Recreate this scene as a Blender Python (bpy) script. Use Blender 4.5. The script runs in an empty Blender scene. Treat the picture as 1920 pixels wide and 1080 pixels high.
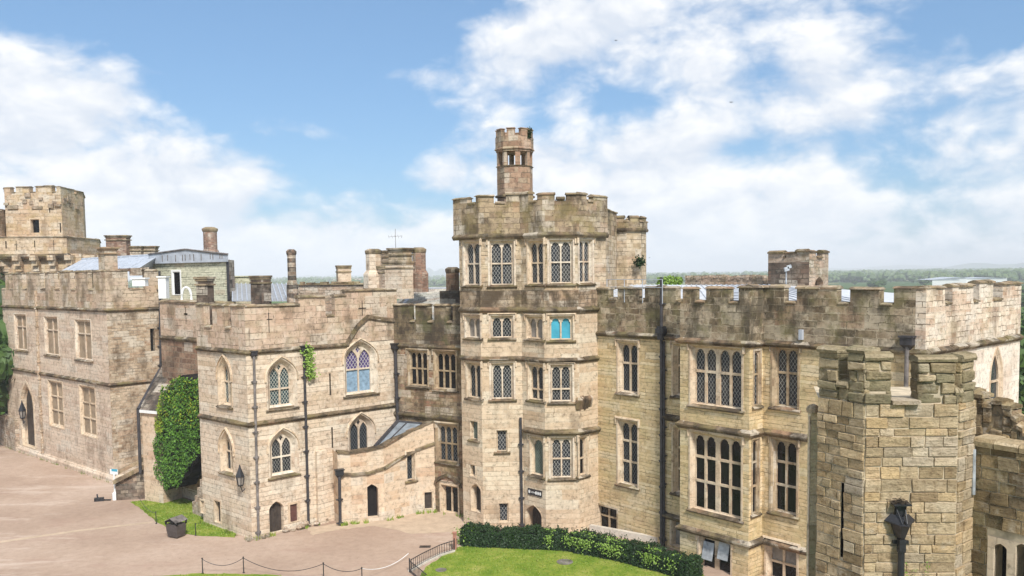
import bpy, bmesh, math, random
from math import sin, cos, pi, radians, sqrt, atan2
from mathutils import Vector, Matrix
from mathutils.geometry import delaunay_2d_cdt
random.seed(7)
SC = bpy.context.scene
COL = SC.collection

# ------------------------------------------------------------------ camera
H = 17.5
FPX, YPP = 1586.0, 620.0
PITCH = math.atan(105.5 / 1586.0)
ROLL = 0.0128
R = (Matrix.Rotation(pi / 2 - PITCH, 3, 'X') @ Matrix.Rotation(-ROLL, 3, 'Z'))
cd = bpy.data.cameras.new('camera')
cd.sensor_width = 36
cd.lens = 36 * FPX / 1920
cd.shift_y = (YPP - 540) / 1920
cd.clip_end = 60000
cam = bpy.data.objects.new('camera', cd)
COL.objects.link(cam)
cam.matrix_world = Matrix.Translation((0, 0, H)) @ R.to_4x4()
SC.camera = cam

# ------------------------------------------------------------------ light
SUN_AZ, SUN_EL = radians(162), radians(47)
sl = bpy.data.lights.new('sun', 'SUN')
sl.energy = 3.3
sl.angle = radians(8)
sl.color = (1, .965, .91)
so = bpy.data.objects.new('sun', sl)
COL.objects.link(so)
sd = Vector((sin(SUN_AZ) * cos(SUN_EL), cos(SUN_AZ) * cos(SUN_EL), sin(SUN_EL)))
so.rotation_euler = sd.to_track_quat('Z', 'Y').to_euler()
SC.view_settings.view_transform = 'Standard'
SC.view_settings.look = 'None'
SC.view_settings.exposure = 0.62
SC.view_settings.gamma = 1
SC.view_settings.use_curve_mapping = False


class NT:
    """tiny node-graph helper"""
    def __init__(s, tree):
        s.t = tree
        tree.nodes.clear()

    def n(s, kind, ins=None, **kw):
        nd = s.t.nodes.new(kind)
        for k, v in kw.items():
            setattr(nd, k, v)
        for k, v in (ins or {}).items():
            sock = nd.inputs[k]
            if hasattr(v, 'is_output'):
                s.t.links.new(v, sock)
            elif isinstance(v, (tuple, list)) and len(v) == 3 and sock.type == 'RGBA':
                sock.default_value = (*v, 1)
            else:
                sock.default_value = v
        return nd

    def m(s, op, a, b=0.0, c=0.0, clamp=False):
        nd = s.n('ShaderNodeMath', {0: a, 1: b, 2: c}, operation=op)
        nd.use_clamp = clamp
        return nd.outputs[0]

    def vm(s, op, a, b=(0, 0, 0)):
        return s.n('ShaderNodeVectorMath', {0: a, 1: b}, operation=op).outputs[0]

    def mix(s, f, a, b, mode='MIX'):
        nd = s.n('ShaderNodeMix', data_type='RGBA', blend_type=mode)
        for i, v in ((0, f), (6, a), (7, b)):
            so_ = nd.inputs[i]
            if hasattr(v, 'is_output'):
                s.t.links.new(v, so_)
            elif isinstance(v, (tuple, list)):
                so_.default_value = (*v, 1) if len(v) == 3 else v
            else:
                so_.default_value = v
        return nd.outputs[2]

    def noise(s, vec, scale, detail=4, rough=.55, out=0):
        return s.n('ShaderNodeTexNoise', {'Vector': vec, 'Scale': scale, 'Detail': detail, 'Roughness': rough}).outputs[out]

    def ramp(s, f, stops, interp='LINEAR'):
        nd = s.n('ShaderNodeValToRGB', {0: f})
        r = nd.color_ramp
        r.interpolation = interp
        while len(r.elements) > 1:
            r.elements.remove(r.elements[0])
        r.elements[0].position = stops[0][0]
        r.elements[0].color = (*stops[0][1], 1)
        for p, c in stops[1:]:
            e = r.elements.new(p)
            e.color = (*c, 1)
        return nd.outputs[0]

    def mr(s, v, a, b, c=0., d=1.):
        nd = s.n('ShaderNodeMapRange', {0: v, 1: a, 2: b, 3: c, 4: d})
        return nd.outputs[0]

    def mr_s(s, v, a, b, c=0., d=1.):
        nd = s.n('ShaderNodeMapRange', {0: v, 1: a, 2: b, 3: c, 4: d}, interpolation_type='SMOOTHSTEP')
        return nd.outputs[0]


CL0, CL1 = .50, .69
# ------------------------------------------------------------------ world
wd = bpy.data.worlds.new('World')
SC.world = wd
wd.use_nodes = True
t = NT(wd.node_tree)
sky = t.n('ShaderNodeTexSky', sky_type='NISHITA')
sky.sun_disc = False
sky.sun_elevation = SUN_EL
sky.sun_rotation = SUN_AZ
sky.air_density = 1.0
sky.dust_density = 1.0
sky.ozone_density = 3.0
tc = t.n('ShaderNodeTexCoord').outputs['Generated']
xyz = t.n('ShaderNodeSeparateXYZ', {0: tc})
az = t.m('ARCTAN2', xyz.outputs[0], xyz.outputs[1])
el = t.m('ARCSINE', xyz.outputs[2])
pv = t.n('ShaderNodeCombineXYZ', {0: t.m('MULTIPLY', az, 5.0), 1: t.m('MULTIPLY', el, 8.5), 2: 3.7}).outputs[0]
warp = t.vm('SCALE', t.vm('SUBTRACT', t.noise(pv, 1.3, 3, out=1), (.5, .5, .5)))
warp.node.inputs['Scale'].default_value = .35
pw = t.vm('ADD', pv, warp)


def puff(v):
    vo = t.n('ShaderNodeTexVoronoi', {'Vector': v, 'Scale': 1.6, 'Detail': 3.0, 'Roughness': .5, 'Lacunarity': 2.2}, feature='F1', voronoi_dimensions='2D', normalize=True)
    return t.m('ADD', t.m('MULTIPLY', t.noise(v, 1.25, 9, .60), .62), t.m('MULTIPLY', t.m('SUBTRACT', 1.0, vo.outputs['Distance']), .38))


n1 = puff(pw)
n2 = puff(t.vm('ADD', pw, (0.04, 0.16, 0)))


def blob(a0, e0, ra, re):
    da = t.m('MULTIPLY', t.m('SUBTRACT', az, radians(a0)), 1 / radians(ra))
    de = t.m('MULTIPLY', t.m('SUBTRACT', el, radians(e0)), 1 / radians(re))
    q = t.m('ADD', t.m('MULTIPLY', da, da), t.m('MULTIPLY', de, de))
    return t.m('EXPONENT', t.m('MULTIPLY', q, -1.0))


bias = t.m('MULTIPLY', blob(-15, 12, 8, 4.2), -.26)
for a0, e0, ra, re, w in ((-25, 16.5, 9, 2.2, -.24), (-7, 8.5, 6, 3, -.13), (-11, 15, 6, 4, -.16), (-29, 9.5, 8, 3.5, .20), (-24, 4, 9, 3, .12),
                          (0, 15, 8, 3.0, .12), (15, 10, 16, 8, .085), (25, 15, 7, 2, -.10), (8.5, 11, 3, 1.5, -.16), (17, 13, 3, 1.5, -.12), (3, 9.5, 2.5, 1.2, -.12), (0, 0, 60, 4.0, .20),
                          (12, 5, 10, 3, .1), (29, 3.5, 6, 3, -.06), (-8.2, 12.8, 4.0, 1.0, .19), (-12.8, 9.4, 2.4, .9, .17), (-4, 7, 3, 1.5, .08), (-16, 6.5, 4, 1.2, .1), (-9, 5.5, 6, 2, -.06)):
    bias = t.m('ADD', bias, t.m('MULTIPLY', blob(a0, e0, ra, re), w))
cover = t.m('ADD', t.m('ADD', n1, bias), t.mr(el, 0.4, 0.9, 0, .05))
cmask = t.mr_s(cover, CL0, CL1)
shade = t.mr(t.m('SUBTRACT', n1, n2), -.07, .09)
ccol = t.mix(shade, (6.6, 7.1, 7.9), (9.2, 9.2, 9.2))
ccol = t.mix(t.mr_s(el, .0, .13, .6, 0), ccol, (7.6, 8.2, 8.9))
skyc = t.mix(1.0, sky.outputs[0], (.78, 1.0, 1.12), 'MULTIPLY')
skyc = t.mix(.35, skyc, (3.0, 4.9, 7.6))
wc = t.mix(t.m('MULTIPLY', cmask, .96), skyc, ccol)
bg = t.n('ShaderNodeBackground', {0: wc, 1: .078})
t.t.links.new(bg.outputs[0], t.n('ShaderNodeOutputWorld').inputs[0])


# ------------------------------------------------------------------ photo geometry -> metres
def ray(x, y):
    return R @ Vector(((x - 960) / FPX, -(y - YPP) / FPX, -1))


def g(x, y, z=0.0):
    """point of the level z that the survey photograph shows at pixel x, y"""
    d = ray(x, y)
    k = (z - H) / d.z
    return Vector((d.x * k, d.y * k, z))


def at(x, y, D):
    d = ray(x, y)
    k = D / sqrt(d.x ** 2 + d.y ** 2)
    return Vector((d.x * k, d.y * k, H + d.z * k))


def dirv(azd):
    a = radians(azd)
    return Vector((sin(a), cos(a)))


class Fac:
    """vertical facade; p0 -> p1 runs left to right seen from outside"""
    def __init__(s, p0, p1):
        s.p0 = Vector(p0[:2])
        s.p1 = Vector(p1[:2])
        v = s.p1 - s.p0
        s.L = v.length
        s.d = v / s.L
        s.n = Vector((s.d.y, -s.d.x))
        s.holes = []

    def hit(s, x, y, o=0.0):
        r = ray(x, y)
        p = s.p0 + s.n * o
        k = p.dot(s.n) / Vector((r.x, r.y)).dot(s.n)
        q = Vector((r.x, r.y)) * k
        return (q - s.p0).dot(s.d), H + r.z * k

    def P(s, a, z, o=0.0):
        q = s.p0 + s.d * a + s.n * o
        return Vector((q.x, q.y, z))

    def rect(s, x0, y0, x1, y1):
        ym, xm = (y0 + y1) / 2, (x0 + x1) / 2
        return s.hit(x0, ym)[0], s.hit(x1, ym)[0], s.hit(xm, y1)[1], s.hit(xm, y0)[1]


def facp(p, azd):
    p = Vector(p[:2])
    return Fac(p, p + dirv(azd))


class PL:
    """polyline of facades, left to right seen from outside"""
    def __init__(s, pts, closed=False):
        s.pts = [Vector(p[:2]) for p in pts]
        if closed:
            s.pts.append(s.pts[0].copy())
        s.closed = closed
        s.f = [Fac(a, b) for a, b in zip(s.pts, s.pts[1:])]
        s.acc = [0]
        for f in s.f:
            s.acc.append(s.acc[-1] + f.L)
        s.L = s.acc[-1]
        s.mv = []
        for i in range(len(s.pts)):
            if 0 < i < len(s.pts) - 1:
                a, b = s.f[i - 1].n, s.f[i].n
            elif closed:
                a, b = s.f[-1].n, s.f[0].n
            else:
                a = b = s.f[0 if i == 0 else -1].n
            s.mv.append((a + b) / max(.25, 1 + a.dot(b)))

    def s(s, x, y, i):
        return s.acc[i] + s.f[i].hit(x, y)[0]

    def at(s, a):
        for i, f in enumerate(s.f):
            if a <= s.acc[i + 1] - 1e-4 or i == len(s.f) - 1:
                b = a - s.acc[i]
                if abs(b) < 1e-4:
                    return s.pts[i], s.mv[i]
                if abs(b - f.L) < 1e-3:
                    return s.pts[i + 1], s.mv[i + 1]
                return s.pts[i] + f.d * b, f.n


# ------------------------------------------------------------------ mesh building
class MB:
    def __init__(s):
        s.v, s.f, s.m = [], [], []

    def face(s, pts, m=0):
        k = len(s.v)
        s.v += [Vector(p) for p in pts]
        s.f.append(tuple(range(k, k + len(pts))))
        s.m.append(m)

    def ring(s, a, b, m=0):
        for i in range(len(a)):
            j = (i + 1) % len(a)
            s.face((a[i], a[j], b[j], b[i]), m)

    def box(s, c, ux, uy, uz, m=0):
        c, ux, uy, uz = map(Vector, (c, ux, uy, uz))
        q = [c + ux * i + uy * j + uz * k for k in (-1, 1) for i, j in ((-1, -1), (1, -1), (1, 1), (-1, 1))]
        s.face(q[3::-1], m)
        s.face(q[4:], m)
        s.ring(q[:4], q[4:], m)

    def bx(s, x0, y0, z0, x1, y1, z1, m=0):
        s.box(((x0 + x1) / 2, (y0 + y1) / 2, (z0 + z1) / 2), ((x1 - x0) / 2, 0, 0), (0, (y1 - y0) / 2, 0), (0, 0, (z1 - z0) / 2), m)

    def fbox(s, F, a0, a1, z0, z1, o0, o1, m=0):
        c = F.P((a0 + a1) / 2, (z0 + z1) / 2, (o0 + o1) / 2)
        s.box(c, Vector((*F.d, 0)) * (a1 - a0) / 2, Vector((*F.n, 0)) * (o1 - o0) / 2, (0, 0, (z1 - z0) / 2), m)

    def poly(s, F, outer, o=0.0, holes=(), m=0):
        """filled facade polygon with holes"""
        loops = [outer] + list(holes)
        co, ed = [], []
        for lp in loops:
            k = len(co)
            co += [Vector(p) for p in lp]
            ed += [(k + i, k + (i + 1) % len(lp)) for i in range(len(lp))]
        vs, _, fs, *_r = delaunay_2d_cdt(co, ed, [], 0, 1e-5)

        def inside(p, lp):
            c = False
            for i in range(len(lp)):
                a, b = lp[i], lp[i - 1]
                if (a[1] > p[1]) != (b[1] > p[1]) and p[0] < (b[0] - a[0]) * (p[1] - a[1]) / (b[1] - a[1]) + a[0]:
                    c = not c
            return c
        for f in fs:
            q = sum((vs[i] for i in f), Vector((0, 0))) / len(f)
            if inside(q, outer) and not any(inside(q, h) for h in holes):
                s.face([F.P(vs[i].x, vs[i].y, o) for i in f], m)

    def sweep(s, pl, a0, a1, prof, m=0, step=0, jz=0, jo=0):
        """closed profile [(offset, z)] along polyline arc a0..a1, mitred"""
        if step:
            n = max(1, round((a1 - a0) / step))
            cuts = [a0 + (a1 - a0) * (i + (random.uniform(-.25, .25) if 0 < i < n else 0)) / n for i in range(n + 1)]
            for c0, c1 in zip(cuts, cuts[1:]):
                dz, do = random.uniform(-jz, jz), random.uniform(-jo, jo)
                s.sweep(pl, c0 + .006, c1 - .006, [(o + (do if o > 0 else 0), z + (dz if z > min(p[1] for p in prof) + .001 else 0)) for o, z in prof], m)
            return
        st = [a0] + [c for c in pl.acc if a0 + .002 < c < a1 - .002] + [a1]
        rings = []
        for a in st:
            p, mv = pl.at(a)
            if a in (st[0], st[-1]) and not pl.closed and (abs(a) > .01 and abs(a - pl.L) > .01):
                pass
            rings.append([Vector((p.x + mv.x * o, p.y + mv.y * o, z)) for o, z in prof])
        for r0, r1 in zip(rings, rings[1:]):
            s.ring(r0, r1, m)
        if not (pl.closed and abs(a1 - a0 - pl.L) < .01):
            s.face(rings[0][::-1], m)
            s.face(rings[-1], m)

    def tube(s, pts, r, n=8, m=0, cap=True):
        rs = []
        for i, p in enumerate(pts):
            p = Vector(p)
            d = (Vector(pts[min(i + 1, len(pts) - 1)]) - Vector(pts[max(i - 1, 0)])).normalized()
            u = d.cross(Vector((0, 0, 1)))
            if u.length < .05:
                u = Vector((1, 0, 0))
            u.normalize()
            w = d.cross(u)
            rr = r[i] if isinstance(r, (list, tuple)) else r
            rs.append([p + (u * cos(2 * pi * k / n) + w * sin(2 * pi * k / n)) * rr for k in range(n)])
        for a, b in zip(rs, rs[1:]):
            s.ring(a, b, m)
        if cap:
            s.face(rs[0][::-1], m)
            s.face(rs[-1], m)

    def lathe(s, c, prof, n=12, m=0, rot=0.0):
        """prof [(radius, z)] about a vertical axis through c"""
        rs = [[Vector((c[0] + r * cos(rot + 2 * pi * k / n), c[1] + r * sin(rot + 2 * pi * k / n), c[2] + z)) for k in range(n)] for r, z in prof]
        for a, b in zip(rs, rs[1:]):
            s.ring(a, b, m)
        s.face(rs[0][::-1], m)
        s.face(rs[-1], m)

    def leaf(s, p, size, nrm=None, m=0):
        a = Vector((random.gauss(0, 1), random.gauss(0, 1), random.gauss(0, 1)))
        if nrm is not None:
            a = a * .55 + Vector(nrm)
        a.normalize()
        u = a.orthogonal().normalized()
        u = Matrix.Rotation(random.uniform(0, 2 * pi), 3, a) @ u
        w = a.cross(u)
        L, W = size * random.uniform(.7, 1.3), size * random.uniform(.4, .7)
        p = Vector(p)
        s.face((p - u * L * .5, p + w * W * .5, p + u * L * .5, p - w * W * .5), m)

    def build(s, name, mats, parent=None, smooth=False):
        off = Vector((0, 0, 0))
        q = parent
        while q is not None:
            off += q.location
            q = q.parent
        me = bpy.data.meshes.new(name)
        me.from_pydata([v - off for v in s.v], [], s.f)
        if not isinstance(mats, (list, tuple)):
            mats = [mats]
        for mt in mats:
            me.materials.append(mt)
        me.polygons.foreach_set('material_index', s.m)
        uv = me.uv_layers.new(name='UVMap')
        data = [0.0] * (2 * len(me.loops))
        li = 0
        for f in s.f:
            a, b, c = s.v[f[0]], s.v[f[1]], s.v[f[2]]
            nn = (b - a).cross(c - a)
            if nn.length < 1e-12 and len(f) > 3:
                nn = (c - a).cross(s.v[f[3]] - a)
            nl = nn.length or 1
            if abs(nn.z) / nl > .75:
                for i in f:
                    data[li] = s.v[i].x
                    data[li + 1] = s.v[i].y
                    li += 2
            else:
                tx, ty = -nn.y, nn.x
                if abs(ty) > abs(tx) and ty > 0 or abs(tx) >= abs(ty) and tx < 0:
                    tx, ty = -tx, -ty
                k = sqrt(tx * tx + ty * ty) or 1
                tx /= k
                ty /= k
                for i in f:
                    data[li] = s.v[i].x * tx + s.v[i].y * ty
                    data[li + 1] = s.v[i].z
                    li += 2
        uv.data.foreach_set('uv', data)
        if smooth:
            me.polygons.foreach_set('use_smooth', [True] * len(me.polygons))
        me.validate()
        o = bpy.data.objects.new(name, me)
        COL.objects.link(o)
        if parent:
            o.parent = parent
        return o


def thing(name, label, cat, loc=(0, 0, 0), group=None):
    o = bpy.data.objects.new(name, None)
    o.empty_display_size = .3
    COL.objects.link(o)
    o.location = Vector((loc[0], loc[1], loc[2] if len(loc) > 2 else 0))
    return tag(o, label, cat, group)


def tag(o, label, cat, group=None):
    o['label'] = label
    o['category'] = cat
    if group:
        o['group'] = group
    return o


def struct(o, kind='structure'):
    o['kind'] = kind
    return o


# ------------------------------------------------------------------ materials
def new_mat(name):
    m = bpy.data.materials.new(name)
    m.use_nodes = True
    return m, NT(m.node_tree)


def finish(t, base, rough=.85, bump=None, bstr=.3, bdist=.02, spec=.25, metal=0.0, normal=None):
    ins = {'Base Color': base, 'Roughness': rough, 'Specular IOR Level': spec, 'Metallic': metal}
    b = t.n('ShaderNodeBsdfPrincipled', ins)
    if bump is not None:
        bp = t.n('ShaderNodeBump', {'Strength': bstr, 'Distance': bdist, 'Height': bump})
        t.t.links.new(bp.outputs[0], b.inputs['Normal'])
    t.t.links.new(b.outputs[0], t.n('ShaderNodeOutputMaterial').inputs[0])
    return b


def stone(name, cols, mortar=(.30, .25, .18), bw=.62, bh=.3, ms=.014, dist=.03, grime=.5, gcol=(.07, .055, .04), gth=.56,
          moss=0.0, mcol=(.12, .12, .045), pale=.3, pcol=(.62, .55, .45), tint=.3, tcol=(.42, .24, .15), contrast=1.0, bump=.5, seed=0.0, joint=1.0):
    if name in ('west_stone', 'chapel_stone', 'porch_stone', 'tower_stone', 'tower_upper_stone', 'west_parapet_stone', 'chapel_parapet_stone', 'dressed_stone', 'west_side_stone', 'end_parapet_stone'):
        def wash(c):      # limewashed, sun-bleached phases of the building
            l = sum(c) / 3
            return tuple(min(.86, (x * .97 + l * .03) * k) for x, k in zip(c, (1.11, 1.10, 1.08)))
        cols, tcol, mortar = [wash(c) for c in cols], wash(tcol), wash(mortar)
        tint *= .5
        grime = grime * .95
        gcol = tuple(x * .75 for x in gcol)
    m, t = new_mat(name)
    uv = t.n('ShaderNodeUVMap').outputs[0]
    pos = t.n('ShaderNodeNewGeometry').outputs['Position']
    pos = t.vm('ADD', pos, (seed, seed * 1.7, seed * .6))
    dn = t.vm('SUBTRACT', t.noise(pos, 2.2, 3, out=1), (.5, .5, .5))
    wv = t.vm('SCALE', dn)
    wv.node.inputs['Scale'].default_value = dist * 4
    uvd = t.vm('ADD', t.vm('ADD', uv, wv), (100 + seed, 100, 0))
    br = t.n('ShaderNodeTexBrick', {'Vector': uvd, 'Color1': (0, 0, 0), 'Color2': (1, 1, 1), 'Mortar': (.5, .5, .5), 'Scale': 1.0,
                                    'Mortar Size': ms * .7 + .016, 'Mortar Smooth': .25, 'Bias': 0.0, 'Brick Width': bw, 'Row Height': bh})
    br.offset = .43
    br.squash = 1.35
    br.squash_frequency = 3
    val = br.outputs['Color']
    k = len(cols)
    pick = t.m('ADD', t.n('ShaderNodeSeparateColor', {0: val}).outputs[0], t.m('MULTIPLY', t.m('SUBTRACT', t.noise(pos, 1.6, 5, .65), .5), .7))
    col = t.ramp(pick, [(i / max(1, k - 1), c) for i, c in enumerate(cols)])
    # broad tints
    col = t.mix(t.mr_s(t.noise(pos, .22, 4), .50, .75, 0, tint), col, tcol)
    col = t.mix(t.mr_s(t.noise(t.vm('ADD', pos, (31, 7, 5)), .45, 7, .68), .50, .62, 0, pale), col, pcol)
    # patches of renewed and of older courses
    pb = t.n('ShaderNodeTexBrick', {'Vector': t.vm('ADD', uvd, (3.3, .7, 0)), 'Color1': (0, 0, 0), 'Color2': (1, 1, 1), 'Mortar': (.5, .5, .5), 'Scale': 1.0,
                                    'Mortar Size': 0.0, 'Bias': 0.0, 'Brick Width': max(1.3, min(bw, 2.2)), 'Row Height': bh * 2})
    pv_ = t.n('ShaderNodeSeparateColor', {0: pb.outputs['Color']}).outputs[0]
    col = t.mix(t.m('MULTIPLY', t.m('GREATER_THAN', pv_, .86), .55), col, pcol)
    col = t.mix(t.m('MULTIPLY', t.m('LESS_THAN', pv_, .12), .28), col, tcol)
    # fine mottling
    col = t.mix(1.0, col, t.ramp(t.noise(pos, 3.5, 8, .72), [(.30, (1 - .62 * contrast,) * 3), (.47, (.97, .97, .97)), (.62, (1.06, 1.06, 1.06)), (.75, (1 + .4 * contrast,) * 3)]), 'MULTIPLY')
    # joints: open dark ones in runs, tight mortared ones between
    dash = t.mr_s(t.noise(t.vm('MULTIPLY', pos, (.7, .7, 2.6)), 1.1, 5, .7), .44, .58)
    jc = t.mix(dash, mortar, tuple(x * .42 for x in mortar))
    jm = t.m('MULTIPLY', br.outputs['Fac'], t.mr(dash, 0, 1, .25 * joint, .95 * joint))
    col = t.mix(jm, col, jc)
    # runs of soot and lichen, stretched downwards
    st = t.vm('MULTIPLY', pos, (1.0, 1.0, .42))
    gr = t.m('ADD', t.m('MULTIPLY', t.noise(st, .8, 7, .68), .6), t.m('MULTIPLY', t.noise(pos, .35, 6, .65), .4))
    col = t.mix(t.mr_s(gr, gth - .065, gth + .06, 0, min(1, grime * 1.15)), col, gcol)
    sp = t.noise(pos, 2.6, 9, .78)
    col = t.mix(t.mr_s(sp, .585, .66, 0, min(1, grime * 1.5)), col, gcol)
    if moss:
        col = t.mix(t.mr_s(t.noise(t.vm('ADD', pos, (3, 9, 1)), .7, 7, .66), .46, .66, 0, moss), col, mcol)
    hgt = t.m('ADD', t.m('MULTIPLY', br.outputs['Fac'], -.6 * joint), t.m('MULTIPLY', t.noise(pos, 5, 6, .65), .9))
    finish(t, col, .9, hgt, bump, .035, .15)
    return m


def plain(name, c, rough=.6, var=.35, scale=6.0, metal=0.0, spec=.3, c2=None, bump=.15):
    m, t = new_mat(name)
    pos = t.n('ShaderNodeNewGeometry').outputs['Position']
    n_ = t.noise(pos, scale, 6, .65)
    c2 = c2 or tuple(x * (1 - var) for x in c)
    hi = tuple(min(1, x * (1 + var)) for x in c)
    finish(t, t.ramp(n_, [(.3, c2), (.5, c), (.72, hi)]), rough, n_, bump, .02, spec, metal)
    return m


def leafmat(name, cols, scale=1.2):
    m, t = new_mat(name)
    geo = t.n('ShaderNodeNewGeometry')
    pos = geo.outputs['Position']
    rnd = t.n('ShaderNodeObjectInfo').outputs['Random']
    f = t.m('ADD', t.m('MULTIPLY', geo.outputs['Random Per Island'], .55), t.m('MULTIPLY', t.noise(pos, scale, 3), .55))
    f = t.m('ADD', f, t.m('MULTIPLY', t.m('SUBTRACT', rnd, .5), .25))
    c = t.ramp(f, [(i / (len(cols) - 1), k) for i, k in enumerate(cols)])
    finish(t, c, .55, spec=.3)
    return m


def lattice(name, glass, lead, w=.2, h=.30, lw=.035, hexa=False, low=None, rough=.12):
    """leaded lights: dark glass, pale cames"""
    m, t = new_mat(name)
    uv = t.n('ShaderNodeSeparateXYZ', {0: t.n('ShaderNodeUVMap').outputs[0]})
    pos = t.n('ShaderNodeNewGeometry').outputs['Position']
    u = t.m('MULTIPLY', uv.outputs[0], 1 / w)
    v = t.m('MULTIPLY', uv.outputs[1], 1 / h)

    def line(x):
        fr = t.m('ABSOLUTE', t.m('SUBTRACT', t.m('FRACT', t.m('ADD', x, 500.0)), .5))
        return t.m('LESS_THAN', fr, lw / w)
    ln = t.m('MAXIMUM', line(t.m('ADD', u, v)), line(t.m('SUBTRACT', u, v)))
    cell = t.n('ShaderNodeTexWhiteNoise', {'Vector': t.n('ShaderNodeCombineXYZ', {0: t.m('FLOOR', t.m('ADD', u, v)), 1: t.m('FLOOR', t.m('SUBTRACT', u, v))}).outputs[0]}, noise_dimensions='3D').outputs[0]
    gl = t.mix(t.m('MULTIPLY', cell, .8), glass, tuple(min(1, x * 2.4 + .006) for x in glass))
    gl = t.mix(t.mr_s(t.noise(pos, .6, 3), .5, .7, 0, .6), gl, tuple(min(1, x * 2 + .008) for x in glass))
    if low:
        gl = t.mix(t.mr_s(t.noise(t.vm('MULTIPLY', pos, (2.2, 2.2, .5)), 1.0, 2), .50, .56, 0, .85), gl, low)
    c = t.mix(ln, gl, lead)
    b = finish(t, c, rough, spec=.22)
    t.t.links.new(t.mr(ln, 0, 1, rough, .6), b.inputs['Roughness'])
    # every quarry sits at its own slight angle
    wn = t.n('ShaderNodeBump', {'Strength': .25, 'Distance': .05, 'Height': cell})
    t.t.links.new(wn.outputs[0], b.inputs['Normal'])
    return m


PINK = (.46, .34, .25)
M = {}
M['west'] = stone('west_stone', [(.53, .42, .32), (.60, .485, .375), (.48, .36, .27), (.62, .51, .40)], (.36, .29, .21), 3.2, .3, .010, .03, .40, (.17, .11, .07), .57, pale=.35, tint=.35, tcol=(.50, .385, .27), seed=3, joint=0.6)
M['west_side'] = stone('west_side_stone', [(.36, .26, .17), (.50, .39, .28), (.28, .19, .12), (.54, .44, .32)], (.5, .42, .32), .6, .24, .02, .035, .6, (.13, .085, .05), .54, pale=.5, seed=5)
M['west_par'] = stone('west_parapet_stone', [(.46, .35, .26), (.52, .41, .30), (.38, .28, .2)], (.34, .27, .19), .8, .34, .012, .03, .6, (.14, .10, .06), .55, moss=.35, mcol=(.26, .20, .07), pale=.3, seed=9)
M['chapel'] = stone('chapel_stone', [(.54, .425, .315), (.63, .52, .40), (.46, .34, .24), (.66, .56, .44), (.56, .44, .33)], (.40, .32, .23), 3.6, .32, .010, .025, .45, (.20, .13, .08), .59, pale=.5, pcol=(.68, .60, .48), tint=.35, tcol=(.55, .42, .27), seed=12, joint=0.65)
M['chapel_par'] = stone('chapel_parapet_stone', [(.48, .34, .25), (.54, .40, .30), (.42, .30, .21), (.58, .47, .36)], (.34, .25, .18), .9, .42, .012, .03, .6, (.15, .11, .07), .56, moss=.25, mcol=(.30, .25, .13), pale=.35, seed=15)
M['porch'] = stone('porch_stone', [(.54, .41, .29), (.60, .47, .34), (.50, .36, .24)], (.42, .33, .23), 3.6, .34, .008, .025, .35, (.20, .13, .08), .6, pale=.35, seed=19, joint=0.5)
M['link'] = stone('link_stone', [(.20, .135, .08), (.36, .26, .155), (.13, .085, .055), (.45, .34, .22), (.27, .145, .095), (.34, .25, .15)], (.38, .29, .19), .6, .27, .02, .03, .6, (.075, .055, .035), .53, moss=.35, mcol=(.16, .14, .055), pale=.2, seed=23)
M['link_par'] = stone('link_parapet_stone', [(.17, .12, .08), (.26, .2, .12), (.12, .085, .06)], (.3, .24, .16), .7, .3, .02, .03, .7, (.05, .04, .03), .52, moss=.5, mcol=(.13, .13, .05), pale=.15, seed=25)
M['tower'] = stone('tower_stone', [(.52, .40, .28), (.58, .46, .33), (.46, .34, .23), (.60, .50, .37)], (.40, .32, .22), 3, .33, .010, .025, .42, (.16, .11, .065), .58, pale=.4, pcol=(.66, .58, .45), tint=.35, tcol=(.48, .33, .2), seed=29, joint=0.6)
M['tower_top'] = stone('tower_upper_stone', [(.44, .33, .22), (.54, .43, .3), (.34, .25, .16), (.56, .46, .34)], (.36, .28, .19), 1.1, .3, .016, .03, .62, (.10, .075, .045), .55, moss=.25, mcol=(.24, .2, .08), pale=.35, seed=31)
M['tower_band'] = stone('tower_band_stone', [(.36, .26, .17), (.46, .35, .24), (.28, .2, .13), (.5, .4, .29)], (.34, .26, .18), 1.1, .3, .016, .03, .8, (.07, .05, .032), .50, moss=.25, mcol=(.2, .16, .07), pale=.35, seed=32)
M['tower_par'] = stone('tower_parapet_stone', [(.32, .24, .15), (.44, .34, .22), (.24, .17, .11), (.52, .42, .3)], (.32, .25, .16), .8, .36, .018, .035, .7, (.075, .055, .035), .53, moss=.45, mcol=(.26, .21, .07), pale=.4, seed=33)
M['slim'] = stone('slim_turret_stone', [(.36, .22, .15), (.46, .31, .21), (.30, .18, .12), (.46, .36, .25)], (.36, .27, .19), .8, .36, .016, .03, .5, (.10, .07, .045), .57, moss=.2, pale=.25, seed=37)
M['hall'] = stone('hall_stone', [(.61, .455, .25), (.70, .54, .32), (.53, .385, .205), (.74, .595, .38)], (.38, .29, .16), 2.2, .22, .012, .035, .38, (.19, .14, .07), .58, moss=.3, mcol=(.50, .43, .21), pale=.35, pcol=(.74, .63, .45), tint=.35, tcol=(.50, .35, .2), seed=41, joint=0.8)
M['hall_par'] = stone('hall_parapet_stone', [(.13, .095, .06), (.30, .23, .145), (.11, .085, .055), (.58, .48, .35), (.24, .18, .115), (.46, .36, .25), (.18, .135, .09)], (.34, .28, .18), .85, .4, .018, .04, .7, (.055, .045, .03), .54, moss=.5, mcol=(.20, .18, .075), pale=.4, pcol=(.5, .43, .32), seed=43)
M['end'] = stone('end_wall_stone', [(.70, .60, .48), (.78, .69, .57), (.72, .62, .51)], (.46, .37, .28), 3.2, .36, .008, .025, .30, (.26, .17, .11), .60, pale=.6, pcol=(.74, .68, .58), seed=47, joint=0.35)
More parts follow.
